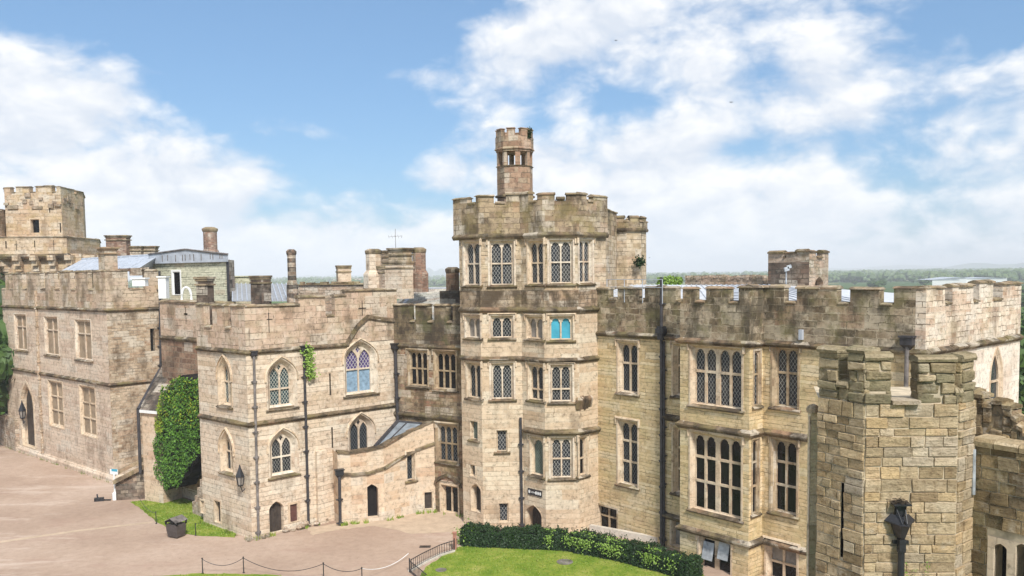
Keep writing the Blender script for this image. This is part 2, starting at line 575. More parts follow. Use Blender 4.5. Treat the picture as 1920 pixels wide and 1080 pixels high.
M['end_par'] = stone('end_parapet_stone', [(.56, .44, .33), (.70, .60, .48), (.46, .33, .24)], (.42, .33, .24), .6, .28, .016, .035, .5, (.16, .10, .065), .56, moss=.15, mcol=(.36, .3, .1), pale=.6, pcol=(.70, .63, .53), seed=49)
M['turret'] = stone('turret_stone', [(.35, .26, .15), (.47, .37, .22), (.29, .21, .125), (.54, .43, .27), (.42, .30, .185)], (.56, .48, .34), .62, .31, .022, .05, .5, (.12, .09, .05), .57, moss=.28, mcol=(.22, .2, .085), pale=.4, pcol=(.55, .47, .36), tint=.35, tcol=(.50, .33, .14), bump=.9, seed=53)
M['turret_top'] = stone('turret_mossy_stone', [(.20, .19, .10), (.32, .27, .16), (.16, .15, .085), (.44, .37, .24)], (.5, .45, .34), .55, .28, .022, .05, .6, (.06, .06, .04), .55, moss=.6, mcol=(.15, .165, .085), pale=.25, bump=.9, seed=57)
M['ruin'] = stone('ruin_stone', [(.25, .19, .12), (.36, .28, .17), (.18, .135, .085), (.44, .35, .22)], (.42, .35, .24), .55, .32, .022, .05, .6, (.07, .055, .035), .55, moss=.4, mcol=(.18, .17, .075), pale=.25, bump=.8, seed=61)
M['caesar'] = stone('far_tower_stone', [(.52, .39, .26), (.62, .49, .35), (.45, .32, .20), (.60, .50, .38)], (.44, .34, .24), 1.1, .42, .02, .05, .5, (.18, .12, .075), .57, moss=.3, mcol=(.46, .33, .12), pale=.4, seed=67)
M['rubble'] = stone('rubble_stone', [(.38, .28, .2), (.52, .40, .3), (.28, .2, .14), (.58, .48, .38)], (.5, .42, .33), .4, .22, .02, .06, .5, (.12, .085, .055), .55, moss=.3, pale=.4, bump=.9, seed=71)
M['red'] = stone('red_ashlar', [(.20, .115, .075), (.36, .235, .155), (.16, .095, .065), (.34, .25, .17)], (.50, .39, .27), .85, .42, .035, .02, .4, (.09, .06, .04), .57, pale=.1, seed=73)
M['brick'] = stone('red_brick', [(.24, .13, .09), (.33, .19, .13), (.19, .11, .08), (.44, .33, .25)], (.42, .34, .27), .4, .16, .02, .01, .5, (.10, .06, .045), .56, pale=.3, seed=79)
M['dark'] = stone('dark_stone', [(.085, .065, .05), (.15, .11, .085), (.06, .05, .04), (.30, .24, .18)], (.2, .16, .12), .6, .3, .02, .03, .5, (.04, .035, .03), .55, pale=.2, seed=83)
M['band'] = stone('banded_stone', [(.09, .07, .055), (.50, .42, .33), (.08, .065, .05), (.46, .38, .3)], (.2, .16, .12), 1.6, .36, .01, .02, .4, (.06, .05, .04), .57, pale=.1, seed=84)
M['slate_hung'] = stone('slate_hung_wall', [(.56, .55, .40), (.64, .62, .47), (.49, .48, .35)], (.34, .34, .24), .8, .2, .02, .015, .3, (.2, .2, .12), .6, pale=.25, pcol=(.52, .5, .37), tint=.1, seed=87)
M['dressed'] = stone('dressed_stone', [(.54, .42, .29), (.60, .48, .35), (.47, .35, .24)], (.42, .32, .22), .5, .5, .008, .01, .40, (.17, .11, .065), .58, pale=.4, pcol=(.66, .57, .44), tint=.35, tcol=(.42, .27, .16), seed=91, joint=.4, bump=.25)
M['dressed_pale'] = stone('dressed_pale_stone', [(.60, .49, .37), (.66, .56, .44), (.52, .4, .29)], (.46, .37, .27), .5, .5, .008, .01, .35, (.2, .13, .08), .6, pale=.5, pcol=(.72, .65, .54), seed=93, joint=.4, bump=.25)
M['dressed_dark'] = stone('dressed_dark_stone', [(.40, .29, .18), (.48, .37, .24), (.30, .21, .13)], (.32, .24, .16), .5, .5, .008, .01, .5, (.10, .07, .045), .55, moss=.25, pale=.25, seed=95, joint=.4, bump=.25)
M['coping'] = stone('coping_stone', [(.24, .18, .11), (.38, .29, .19), (.15, .11, .07)], (.2, .16, .1), .8, .5, .01, .02, .7, (.065, .05, .035), .53, moss=.5, mcol=(.30, .25, .12), pale=.35, pcol=(.55, .48, .38), seed=97, joint=.5)
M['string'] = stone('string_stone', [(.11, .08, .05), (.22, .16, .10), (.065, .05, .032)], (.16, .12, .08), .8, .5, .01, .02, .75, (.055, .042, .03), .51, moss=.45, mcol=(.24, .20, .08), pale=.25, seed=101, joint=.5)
M['lead'] = plain('lead_sheet', (.42, .45, .50), .5, .22, 1.5, 0, .4)
M['lead_ribbed'] = plain('lead_roof_ribbed', (.30, .30, .30), .55, .35, 2.5, 0, .4, bump=.3)
M['lead_pale'] = plain('pale_lead', (.52, .53, .55), .5, .15, 1.5, 0, .4)
M['white'] = plain('white_paint', (.78, .78, .76), .5, .08, 2)
M['black_iron'] = plain('black_iron', (.022, .022, .025), .45, .4, 8, 0, .5)
M['pipe'] = plain('drainpipe_iron', (.045, .042, .046), .5, .5, 3, 0, .4)
M['pipe_pale'] = plain('drainpipe_grey', (.17, .15, .14), .5, .6, 2, 0, .4)
M['void'] = plain('dark_interior', (.012, .010, .009), .9, .5, 2)
M['wood'] = plain('dark_oak', (.05, .038, .03), .6, .5, 3)
M['hatch'] = plain('red_brown_hatch', (.10, .045, .035), .7, .4, 3)
M['slate'] = stone('roof_slates', [(.36, .35, .31), (.46, .45, .4), (.28, .27, .24), (.5, .48, .43)], (.16, .16, .14), .5, .3, .02, .01, .3, (.14, .13, .1), .6, moss=.3, pale=.3, seed=103)
M['glass'] = lattice('leaded_glass', (.010, .011, .014), (.30, .29, .26), .21, .31, .012)
M['glass_bright'] = lattice('leaded_glass_bright', (.012, .014, .018), (.38, .37, .34), .22, .32, .011, low=(.05, .047, .044))
M['glass_dark'] = lattice('leaded_glass_dark', (.010, .011, .014), (.10, .11, .11), .22, .32, .018)
M['glass_teal'] = lattice('leaded_glass_teal', (.014, .03, .034), (.46, .46, .40), .22, .30, .017)
M['glass_violet'] = lattice('leaded_glass_violet', (.05, .035, .10), (.50, .48, .45), .28, .38, .020)
M['glass_green'] = lattice('leaded_glass_green', (.05, .07, .055), (.14, .16, .14), .16, .24, .02)
M['blind_brown'] = plain('brown_blind', (.30, .225, .15), .8, .35, 1.2)
M['clear'] = plain('dark_glass', (.008, .008, .009), .12, .9, .7, 0, .25, bump=0)
M['curtain'] = plain('grey_curtain', (.26, .23, .2), .8, .4, 2)
M['blue'] = plain('turquoise_blind', (.06, .34, .46), .6, .25, 1.2)
M['ltgrey'] = plain('hazed_pane', (.36, .38, .40), .25, .5, 2.5, 0, .5)
M['ltblue'] = plain('pale_blue_curtain', (.22, .32, .42), .7, .4, 4)

m_, t = new_mat('gravel')
pos = t.n('ShaderNodeNewGeometry').outputs['Position']
c = t.ramp(t.noise(pos, .12, 5, .6), [(.3, (.31, .22, .165)), (.5, (.39, .285, .215)), (.7, (.45, .34, .265))])
c = t.mix(1., c, t.ramp(t.noise(pos, 2.2, 9, .75), [(.25, (.8, .78, .76)), (.5, (1, 1, 1)), (.75, (1.14, 1.14, 1.14))]), 'MULTIPLY')
c = t.mix(t.mr_s(t.noise(t.vm('MULTIPLY', pos, (.35, 1, 1)), .4, 7, .72), .52, .68, 0, .5), c, (.33, .215, .165))
c = t.mix(t.mr_s(t.noise(t.vm('ADD', t.vm('MULTIPLY', pos, (.12, .5, 1)), (9, 4, 0)), .5, 6, .7), .54, .64, 0, .55), c, (.56, .45, .37))
c = t.mix(t.mr_s(t.noise(pos, 1.6, 10, .82), .585, .66, 0, .6), c, (.24, .16, .12))
c = t.mix(t.mr_s(t.noise(t.vm('ADD', pos, (5, 1, 0)), 3.2, 10, .85), .61, .67, 0, .7), c, (.60, .50, .41))
gv = t.n('ShaderNodeTexVoronoi', {'Vector': pos, 'Scale': 5.0}).outputs['Distance']
c = t.mix(t.mr(gv, .06, .10, .8, 0), c, (.20, .14, .11))
finish(t, c, .95, t.noise(pos, 9, 5, .7), .25, .02, .1)
M['gravel'] = m_
m_, t = new_mat('lawn_grass')
pos = t.n('ShaderNodeNewGeometry').outputs['Position']
c = t.ramp(t.noise(pos, .55, 8, .72), [(.3, (.085, .16, .014)), (.46, (.15, .22, .024)), (.58, (.23, .27, .045)), (.70, (.36, .33, .12))])
c = t.mix(1., c, t.ramp(t.noise(pos, 7, 8, .8), [(.25, (.62, .62, .6)), (.5, (1, 1, 1)), (.75, (1.35, 1.3, 1.2))]), 'MULTIPLY')
finish(t, c, .9, t.noise(pos, 12, 6, .75), .5, .05, .1)
M['lawn'] = m_
m_, t = new_mat('countryside')
pos = t.n('ShaderNodeNewGeometry').outputs['Position']
vo = t.n('ShaderNodeTexVoronoi', {'Vector': t.vm('ADD', t.vm('MULTIPLY', pos, (.003, .0022, 0)), t.vm('MULTIPLY', t.noise(pos, .002, 3, out=1), (.5, .5, 0))), 'Scale': 1.0})
c = t.ramp(t.n('ShaderNodeSeparateColor', {0: vo.outputs['Color']}).outputs[0], [(.0, (.055, .10, .022)), (.35, (.09, .15, .035)), (.6, (.16, .19, .06)), (.85, (.24, .21, .10))], 'CONSTANT')
c = t.mix(t.mr(t.noise(pos, .02, 6, .7), .45, .65, 0, .7), c, (.035, .06, .018))
finish(t, c, .95, spec=.05)
M['country'] = m_
M['sand'] = plain('sandy_apron', (.47, .36, .26), .95, .18, 1.5, 0, .1)
M['kerb'] = plain('pale_kerb_stone', (.55, .50, .43), .9, .25, 2, 0, .1)
M['ivy'] = leafmat('ivy_leaves', [(.016, .055, .007), (.055, .14, .014), (.11, .23, .022), (.22, .33, .035)], .8)
M['ivy_y_lit'] = leafmat('yellow_lit_ivy_leaves', [(.13, .20, .014), (.24, .29, .02), (.19, .25, .02)])  # yellow leaf colour, brightened to paint in the lit upper part
M['hedge'] = leafmat('hedge_leaves', [(.004, .012, .003), (.008, .024, .005), (.016, .042, .008), (.032, .075, .012)], 1.0)
M['sprig'] = leafmat('fresh_sprigs', [(.08, .16, .02), (.17, .28, .035), (.30, .42, .10)])
M['tree'] = leafmat('tree_leaves', [(.016, .036, .010), (.032, .068, .016), (.06, .11, .022), (.085, .135, .035)], .25)
M['bark'] = plain('bark', (.06, .045, .03), .9, .4, 4)


# ------------------------------------------------------------------ building parts
def arch_pts(a0, a1, zs, rise, n=7):
    """from right springing over the apex to the left springing"""
    a = (a1 - a0) / 2
    mid = (a0 + a1) / 2
    T = ((0, 0), (.015, .14), (.06, .28), (.14, .42), (.27, .56), (.45, .70), (.70, .855), (1, 1))
    left = [(a0 + a * u, zs + rise * v) for u, v in T]
    right = [(2 * mid - s, z) for s, z in left]
    return right + left[-2::-1]


def light_loop(a0, a1, z0, z1, cusp=True):
    """one light with a cusped four-centred head"""
    w = a1 - a0
    rise = min(w * .62, (z1 - z0) * .5)
    zs = z1 - rise
    m = (a0 + a1) / 2
    if not cusp:
        return [(a0, z0), (a1, z0)] + arch_pts(a0, a1, zs, rise, 4)
    R_ = [(1, 0), (.95, .30), (.72, .42), (.74, .62), (.5, .82), (.18, .90), (0, 1)]
    right = [(m + w / 2 * x, zs + rise * y) for x, y in R_]
    left = [(2 * m - s, z) for s, z in right[-2::-1]]
    return [(a0, z0), (a1, z0)] + right + left


def fstrip(mb, F, path, w, o0, o1, m=0):
    """square-section strip along a path on a facade"""
    n = len(path)
    L = []
    for i in range(n):
        p = Vector(path[i])
        d0 = (p - Vector(path[i - 1])).normalized() if i else None
        d1 = (Vector(path[i + 1]) - p).normalized() if i < n - 1 else None
        d0 = d0 or d1
        d1 = d1 or d0
        n0, n1 = Vector((-d0.y, d0.x)), Vector((-d1.y, d1.x))
        mv = (n0 + n1) / max(.3, 1 + n0.dot(n1))
        L.append((p, p + mv * w))
    rings = []
    for a, b in L:
        rings.append([F.P(a.x, a.y, o0), F.P(a.x, a.y, o1), F.P(b.x, b.y, o1 * .6), F.P(b.x, b.y, o0)])
    for r0, r1 in zip(rings, rings[1:]):
        mb.ring(r0, r1, m)
    mb.face(rings[0], m)
    mb.face(rings[-1], m)


def window(b, F, x0, y0, x1, y1, lights=2, rows=(.5,), arch=0.0, pane='glass', low=None, hood=True, sill=True, rev=.2, jamb=.15, mull=.11,
           cusp=True, king=False, frame='dressed', label=None, hole=True, plainhead=False, px=True, surround=.12, sillmat=None):
    a0, a1, z0, z1 = F.rect(x0, y0, x1, y1) if px else (x0, x1, y0, y1)
    w, h = a1 - a0, z1 - z0
    rise = arch * w

    def loop(e):
        if not arch:
            return [(a0 - e, z0 - e), (a1 + e, z0 - e), (a1 + e, z1 + e), (a0 - e, z1 + e)]
        return [(a0 - e, z0 - e), (a1 + e, z0 - e)] + arch_pts(a0 - e, a1 + e, z1 - rise, rise + e)
    if hole:
        F.holes.append(loop(jamb + .04))
    mb = MB()

    def L3(lp, o):
        return [F.P(s, z, o) for s, z in lp]
    e1, e2 = jamb + surround, jamb
    mb.ring(L3(loop(e1), -.03), L3(loop(e1), .03))
    mb.ring(L3(loop(e1), .03), L3(loop(e2), .03))
    # stepped splay
    mb.ring(L3(loop(e2), .03), L3(loop(e2 * .62), -rev * .35))
    mb.ring(L3(loop(e2 * .62), -rev * .35), L3(loop(e2 * .55), -rev * .42))
    mb.ring(L3(loop(e2 * .55), -rev * .42), L3(loop(0), -rev))
    holes = []
    tr = [0] + list(rows) + [1]
    nz = len(tr) - 1
    bd = .035
    units = []
    xs = a0 + bd
    wl = (w - 2 * bd - mull * (lights - 1) - (mull if king else 0)) / lights
    for i in range(lights):
        units.append((xs, xs + wl))
        xs += wl + mull + (mull if king and i == lights // 2 - 1 else 0)
    for r in range(nz):
        zt = z1 - h * tr[r] - (bd if r == 0 else mull * .5)
        zb = z1 - h * tr[r + 1] + (bd if r == nz - 1 else mull * .5)
        for i, (u0, u1) in enumerate(units):
            if r == 0 and not plainhead:
                zz = zt
                if arch:
                    zz = z1 - rise + rise * (.62 if lights > 1 else .9)
                holes.append(light_loop(u0, u1, zb, zz, cusp and not arch) if not arch else
                             [(u0, zb), (u1, zb)] + arch_pts(u0, u1, z1 - rise - .08 * w, zz - z1 + rise + .08 * w, 5))
            else:
                holes.append([(u0, zb), (u1, zb), (u1, zt), (u0, zt)])
    if arch and lights == 2:
        m_ = (a0 + a1) / 2
        zc = z1 - rise * .36
        holes.append([(m_, zc - rise * .26), (m_ + w * .10, zc), (m_, zc + rise * .22), (m_ - w * .10, zc)])
    mb.poly(F, loop(0), -rev, holes)
    for hl in holes:
        mb.ring(L3(hl, -rev), L3(hl, -rev - .13))
    wo = mb.build('window', M[frame], b)
    if label:
        wo['label'] = label
    pb = MB()
    if low:
        k = h * (1 - tr[1])
        pb.poly(F, [(p[0], max(p[1], z0 + k)) for p in loop(.02)] if not arch else [(a0, z0 + k), (a1, z0 + k)] + arch_pts(a0, a1, z1 - rise, rise), -rev - .1)
        pb.build('pane', M[pane], wo)
        pb = MB()
        pb.poly(F, [(a0, z0), (a1, z0), (a1, z0 + k), (a0, z0 + k)], -rev - .1)
        pb.build('pane', M[low], wo)
    else:
        pb.poly(F, loop(.02), -rev - .1)
        pb.build('pane', M[pane], wo)
    if sill:
        sb = MB()
        q = jamb + .2
        zz = z0 - jamb * .6
        pr = [(-.02, zz - .17), (.10, zz - .17), (.15, zz - .11), (.15, zz - .07), (-rev * .5, zz + .05), (-rev * .5, zz - .1)]
        r0 = [F.P(a0 - q, z, o) for o, z in pr]
        r1 = [F.P(a1 + q, z, o) for o, z in pr]
        sb.ring(r0, r1)
        sb.face(r0[::-1])
        sb.face(r1)
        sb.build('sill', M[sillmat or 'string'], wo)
    if hood:
        hb = MB()
        q = e1
        if arch:
            path = [(s, z) for s, z in arch_pts(a0 - q, a1 + q, z1 - rise, rise + q)]
            path = [(path[0][0], path[0][1] - .3)] + path + [(path[-1][0], path[-1][1] - .3)]
            path = path[::-1]
        else:
            path = [(a0 - q, z1 - .15), (a0 - q, z1 + q), (a1 + q, z1 + q), (a1 + q, z1 - .15)]
        fstrip(hb, F, path, .10, -.02, .12)
        hb.build('hood_mould', M['dressed'] if frame != 'dressed_dark' else M['dressed_dark'], wo)
    return wo


def opening(b, F, x0, y0, x1, y1, name='door', arch=0.0, rev=.35, leaf='void', frame='dressed', jamb=.1, surround=.14, px=True, label=None, planks=False):
    a0, a1, z0, z1 = F.rect(x0, y0, x1, y1) if px else (x0, x1, y0, y1)
    w = a1 - a0
    rise = arch * w

    def loop(e):
        if not arch:
            return [(a0 - e, z0 - e * .2), (a1 + e, z0 - e * .2), (a1 + e, z1 + e), (a0 - e, z1 + e)]
        return [(a0 - e, z0 - e * .2), (a1 + e, z0 - e * .2)] + arch_pts(a0 - e, a1 + e, z1 - rise, rise + e)
    F.holes.append(loop(jamb + .03))

    def L3(lp, o):
        return [F.P(s, z, o) for s, z in lp]
    mb = MB()
    mb.ring(L3(loop(jamb + surround), -.03), L3(loop(jamb + surround), .022))
    mb.ring(L3(loop(jamb + surround), .022), L3(loop(jamb), .022))
    mb.ring(L3(loop(jamb), .022), L3(loop(jamb * .3), -rev * .4))
    mb.ring(L3(loop(jamb * .3), -rev * .4), L3(loop(0), -rev))
    lb = MB()
    lb.poly(F, loop(.02), -rev + .01)
    if planks:
        n = max(3, round(w / .22))
        for i in range(1, n):
            s_ = a0 + w * i / n
            lb.fbox(F, s_ - .012, s_ + .012, z0, z1 - rise * abs(i / n - .5) * 2, -rev + .012, -rev + .028)
    o = lb.build(name, M[leaf], b)
    if label:
        o['label'] = label
    mb.build('surround', M[frame], o)
    return o


def slit(b, F, x0, y0, x1, y1, cross=False):
    a0, a1, z0, z1 = F.rect(x0, y0, x1, y1)
    lp = [(a0, z0), (a1, z0), (a1, z1), (a0, z1)]
    if cross:
        zc, q, k = z0 + (z1 - z0) * .6, (a1 - a0) / 2, (z1 - z0) * .17
        lp = [(a0, z0), (a1, z0), (a1, zc - q), (a1 + k, zc - q), (a1 + k, zc + q), (a1, zc + q), (a1, z1), (a0, z1), (a0, zc + q), (a0 - k, zc + q), (a0 - k, zc - q), (a0, zc - q)]
    F.holes.append(lp)
    mb = MB()
    mb.ring([F.P(s, z, -.01) for s, z in lp], [F.P(s, z, -.34) for s, z in lp])
    mb.poly(F, lp, -.30)
    return mb.build('arrow_slit', M['void'], b)


def walls(b, pl, z0, z1, mat, name='wall', segs=None, back=None, roof=None, tops=None):
    mb = MB()
    for i, F in enumerate(pl.f):
        if segs and i not in segs:
            continue
        zt = tops[i] if tops else z1
        mb.poly(F, [(0, z0), (F.L, z0), (F.L, zt), (0, zt)], 0, F.holes)
        for h in F.holes:
            if min(z for _, z in h) > z0 - 1 and max(z for _, z in h) < zt + .01:
                mb.ring([F.P(s, z, 0) for s, z in h], [F.P(s, z, -.3) for s, z in h])
    if back:
        pts = [pl.pts[-1]] + [Vector(p[:2]) for p in back] + [pl.pts[0]]
        for p, q in zip(pts, pts[1:]):
            mb.face([(p.x, p.y, z0), (q.x, q.y, z0), (q.x, q.y, z1), (p.x, p.y, z1)])
    return mb.build(name, M[mat] if isinstance(mat, str) else mat, b)


def inset(pts, e):
    P = [Vector(p[:2]) for p in pts]
    P = [p for i, p in enumerate(P) if (p - P[i - 1]).length > .01]
    out = []
    for i in range(len(P)):
        a = (P[i] - P[i - 1]).normalized()
        b = (P[(i + 1) % len(P)] - P[i]).normalized()
        n0, n1 = Vector((-a.y, a.x)), Vector((-b.y, b.x))
        out.append(P[i] + (n0 + n1) / max(.4, 1 + n0.dot(n1)) * e)
    return out


def deck(b, pts, z, mat='lead', name='roof', th=.15):
    mb = MB()
    pts = inset(pts, .22)
    lo = [Vector((p[0], p[1], z - th)) for p in pts]
    hi = [Vector((p[0], p[1], z)) for p in pts]
    mb.ring(lo, hi)
    mb.face(hi)
    mb.face(lo[::-1])
    return mb.build(name, M[mat], b)


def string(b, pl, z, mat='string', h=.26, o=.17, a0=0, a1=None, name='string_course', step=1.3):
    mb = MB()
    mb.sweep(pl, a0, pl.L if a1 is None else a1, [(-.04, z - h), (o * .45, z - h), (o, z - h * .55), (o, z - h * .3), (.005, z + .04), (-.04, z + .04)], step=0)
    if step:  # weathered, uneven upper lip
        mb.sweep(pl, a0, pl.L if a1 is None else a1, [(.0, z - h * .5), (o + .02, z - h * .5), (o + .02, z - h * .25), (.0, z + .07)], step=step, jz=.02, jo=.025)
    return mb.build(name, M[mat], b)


def parapet(b, pl, z0, zc, mer, mat, cop='coping', th=.42, a0=0, a1=None, oh=.1, jit=.025, name='parapet'):
    """mer: [(arc0, arc1, ztop)]"""
    a1 = pl.L if a1 is None else a1
    mb = MB()
    cops = []
    mb.sweep(pl, a0, a1, [(0, z0), (0, zc), (-th, zc), (-th, z0)])
    last = a0
    mer = sorted(mer)
    gaps = []
    for s0, s1, zt in mer:
        s0, s1 = max(s0, a0), min(s1, a1)
        if s1 - s0 < .05:
            continue
        if s0 > last + .05:
            gaps.append((last, s0))
        last = s1
        zt = zt - .17
        mb.sweep(pl, s0, s1, [(0, zc), (0, zt), (-th, zt), (-th, zc)])
        e0, e1 = max(a0, s0 - .06), min(a1, s1 + .06)
        cb = MB()
        cb.sweep(pl, e0, e1, [(oh, zt + .005), (oh, zt + .07), (-th * .4, zt + .17), (-th * .6, zt + .17), (-th - oh, zt + .07), (-th - oh, zt + .005)], step=.95, jz=jit, jo=jit)
        cops.append(cb)
    if last < a1 - .05:
        gaps.append((last, a1))
    for s0, s1 in gaps:
        cb = MB()
        cb.sweep(pl, s0 + .07, s1 - .07, [(oh * .9, zc - .05), (oh * .9, zc + .03), (-th * .5, zc + .12), (-th - oh, zc + .03), (-th - oh, zc - .05)], step=.8, jz=jit * .7, jo=jit)
        if cb.v:
            cops.append(cb)
    po = mb.build(name, M[mat], b)
    for cb in cops:
        cb.build('coping', M[cop], po)
    return po


def pipe(b, F, x, y0, y1, r=.065, o=.13, hopper=True, mat='pipe', x1=None, hs=1.0):
    s0, z1 = F.hit(x, y0, o)
    s1, z0 = F.hit(x1 or x, y1, o)
    mb = MB()
    mb.tube([F.P(s0, z1, o), F.P(s1, z0, o)], r, 10)
    n = max(1, round((z1 - z0) / 1.8))
    for i in range(1, n + 1):
        k = i / n * .97
        s_, z_ = s0 + (s1 - s0) * k, z1 + (z0 - z1) * k
        mb.tube([F.P(s_, z_ + .07, o), F.P(s_, z_ - .07, o)], r * 1.45, 10)
        mb.fbox(F, s_ - r * 2.2, s_ + r * 2.2, z_ - .03, z_ + .03, 0, o)
    po = mb.build('drainpipe', M[mat], b)
    if hopper:
        hb = MB()
        w, k = .22 * hs, hs
        rr = []
        for hw, z, d in ((.07, -.12, .1), (.16, .02, .2), (.2, .06, .24), (.2, .3, .24), (.24, .3, .28), (.24, .36, .28)):
            rr.append([F.P(s0 - hw * k, z1 + z * k, .0), F.P(s0 + hw * k, z1 + z * k, .0), F.P(s0 + hw * k, z1 + z * k, .02 + d * k), F.P(s0 - hw * k, z1 + z * k, .02 + d * k)])
        for a_, b_ in zip(rr, rr[1:]):
            hb.ring(a_, b_)
        hb.face(rr[-1])
        hb.build('hopper', M['black_iron'] if mat == 'pipe' else M['pipe'], po)
    return po


def octagon(c, r, rot=22.5, n=8):
    """left-to-right from outside = clockwise as drawn by Fac's outward side"""
    return [(c[0] + r * cos(radians(rot) + 2 * pi * k / n), c[1] + r * sin(radians(rot) + 2 * pi * k / n)) for k in range(n)]


def chimney(par, c, w, d, z0, z1, mat, cap='coping', kind='box', rot=0, name='chimney', capo=.1, pots=0):
    mb = MB()
    a = radians(rot)
    ux, uy = Vector((cos(a), sin(a), 0)), Vector((-sin(a), cos(a), 0))
    c = Vector((c[0], c[1], 0))
    h = z1 - z0
    if kind == 'oct' and mat == 'band':
        k, n_ = 0, max(4, round(h / .34))
        rad = lambda u: w * (.54 if u < .48 else .54 - .14 * min(1, (u - .48) / .1))
        for k in range(n_):
            mb.lathe(c, [(rad(k / n_), z0 + h * k / n_ + .003), (rad((k + 1) / n_), z0 + h * (k + 1) / n_ - .003)], 8, m=k % 2, rot=pi / 8)
    elif kind == 'box':
        mb.box(c + Vector((0, 0, z0 + h / 2)), ux * w / 2, uy * d / 2, (0, 0, h / 2))
    elif kind == 'oct':
        mb.lathe(c, [(w * .54, z0), (w * .54, z0 + h * .45), (w * .40, z0 + h * .55), (w * .40, z1)], 8, rot=pi / 8)
    else:
        mb.lathe(c, [(w * .6, z0), (w * .6, z0 + h * .12), (w * .5, z0 + h * .2), (w * .5, z1)], 16)
    o = mb.build(name, [M['dark'], M['rubble']] if mat == 'band' else M[mat], par)
    cb = MB()
    if kind == 'box':
        for k, (e, za, zb) in enumerate(((capo, z1 - .32, z1 - .2), (capo * .6, z1 + .004, z1 + .16), (capo * 1.4, z1 + .164, z1 + .3))):
            cb.box(c + Vector((0, 0, (za + zb) / 2)), ux * (w / 2 + e), uy * (d / 2 + e), (0, 0, (zb - za) / 2))
    else:
        r = w * (.40 if kind == 'oct' else .5)
        cb.lathe(c, [(r + .02, z1 - .1), (r + capo, z1), (r + capo * 1.3, z1 + .1), (r + capo * 1.3, z1 + .2), (r * .7, z1 + .34)], 8 if kind == 'oct' else 16, rot=pi / 8)
    for i in range(pots):
        p = c + ux * (w * ((i + .5) / pots - .5))
        cb.lathe((p.x, p.y, z1 + .3), [(.16, 0), (.14, .4), (.17, .42), (.17, .5), (.1, .5)], 10)
    cb.build('chimney_cap', M[cap], o)
    return o


# ================================================================== BUILDINGS
# ---- the range at the far left
W0 = g(214, 905)
fl = facp(W0, 131)          # front
s_l = fl.hit(11, 700)[0]
sr = facp(W0, 42)
s_r = sr.hit(301, 640)[0]
pW = PL([fl.P(s_l, 0), W0, sr.P(s_r, 0)])
bW = thing('stone_range', 'two-storey pinkish stone range with a tall pointed doorway and brown blinded windows at far left', 'castle building', pW.pts[1])
wf, ws = pW.f
zS2 = wf.hit(200, 719)[1]
zS1 = wf.hit(200, 580)[1]
for q in ((29, 592, 49, 655), (85, 597, 108, 664), (143, 603, 170, 673)):
    window(bW, wf, *q, rows=(.33,), pane='blind_brown', frame='dressed_pale', hood=False, plainhead=True, rev=.16)
for q in ((93, 718, 117, 797), (152, 728, 178, 814)):
    window(bW, wf, *q, rows=(.33, .66), pane='blind_brown', frame='dressed', hood=False, plainhead=True, rev=.16, sill=False)
opening(bW, wf, 42, 724, 61, 836, arch=.8, rev=.45, leaf='wood', frame='dressed', jamb=.3, surround=.3)
slit(bW, ws, 282, 616, 290, 658)
walls(bW, pW, -.4, zS1, 'west', segs=(0,))
backW = [pW.pts[2] + wf.d * -18, pW.pts[0] + ws.d * 5]
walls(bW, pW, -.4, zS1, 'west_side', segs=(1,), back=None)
string(bW, pW, zS1)
string(bW, pW, zS2)
mers = []
for x0, x1, yt in ((10, 18, 511), (24.5, 42, 511), (50, 75.5, 510), (84.5, 102, 509), (112, 132, 507), (141.5, 165, 507)):
    mers.append((pW.s(x0, 530, 0), pW.s(x1, 530, 0), wf.hit(x0, yt)[1]))
mers.append((pW.s(175, 530, 0), pW.s(240, 530, 1), wf.hit(200, 505)[1]))
mers.append((pW.s(271, 530, 1), pW.L, ws.hit(290, 505)[1]))
zcW = wf.hit(150, 543)[1]
parapet(bW, pW, zS1 + .04, zcW, mers, 'west_par', th=.36, oh=.06)
mb = MB()
mb.sweep(pW, 0, pW.L, [(0, -.3), (.22, -.3), (.22, .35), (.05, .6), (0, .6)])
mb.build('plinth', M['west'], bW)
pipe(bW, wf, 67, 545, 850, r=.16, o=.05, hopper=False, mat='west_side', x1=80)
pipe(bW, ws, 299, 508, 690, r=.1, hopper=False, x1=301)
# lead roof with a hip behind the parapet
mb = MB()
A_, B_, C_, D_ = at(112, 509, 98), at(262, 502, 80), at(300, 478, 84), at(155, 486, 104)
mb.face([A_, B_, C_, D_])
E_ = at(345, 497, 96)
mb.face([B_, E_, C_])
rW = mb.build('roof', M['lead'], bW)
mb = MB()
for k in range(1, 9):
    p, q = A_.lerp(B_, k / 9), D_.lerp(C_, k / 9)
    mb.tube([p + Vector((0, 0, .03)), q + Vector((0, 0, .03))], .05, 5)
mb.tube([D_, C_], .14, 6)
mb.build('lead_roll', M['lead'], rW)
deck(bW, [pW.pts[0], pW.pts[1], pW.pts[2], pW.pts[2] - wf.d * 20 + ws.d * 4], zS1 + .3, name='gutter_deck')
c = at(203, 500, 82)
chimney(rW, c, 1.25, 1.1, c.z - .6, at(203, 470, 82).z, 'west_par', rot=-41, capo=.12)
c = at(222, 462, 112)
chimney(rW, c, 2.4, 1.2, c.z - 3, at(222, 446, 112).z, 'brick', rot=0, capo=.12)
for x in (256, 282):
    c = at(x, 470, 112)
    chimney(rW, c, 1.5, 1, c.z - 3, at(x, 466, 112).z, 'rubble', capo=.1)

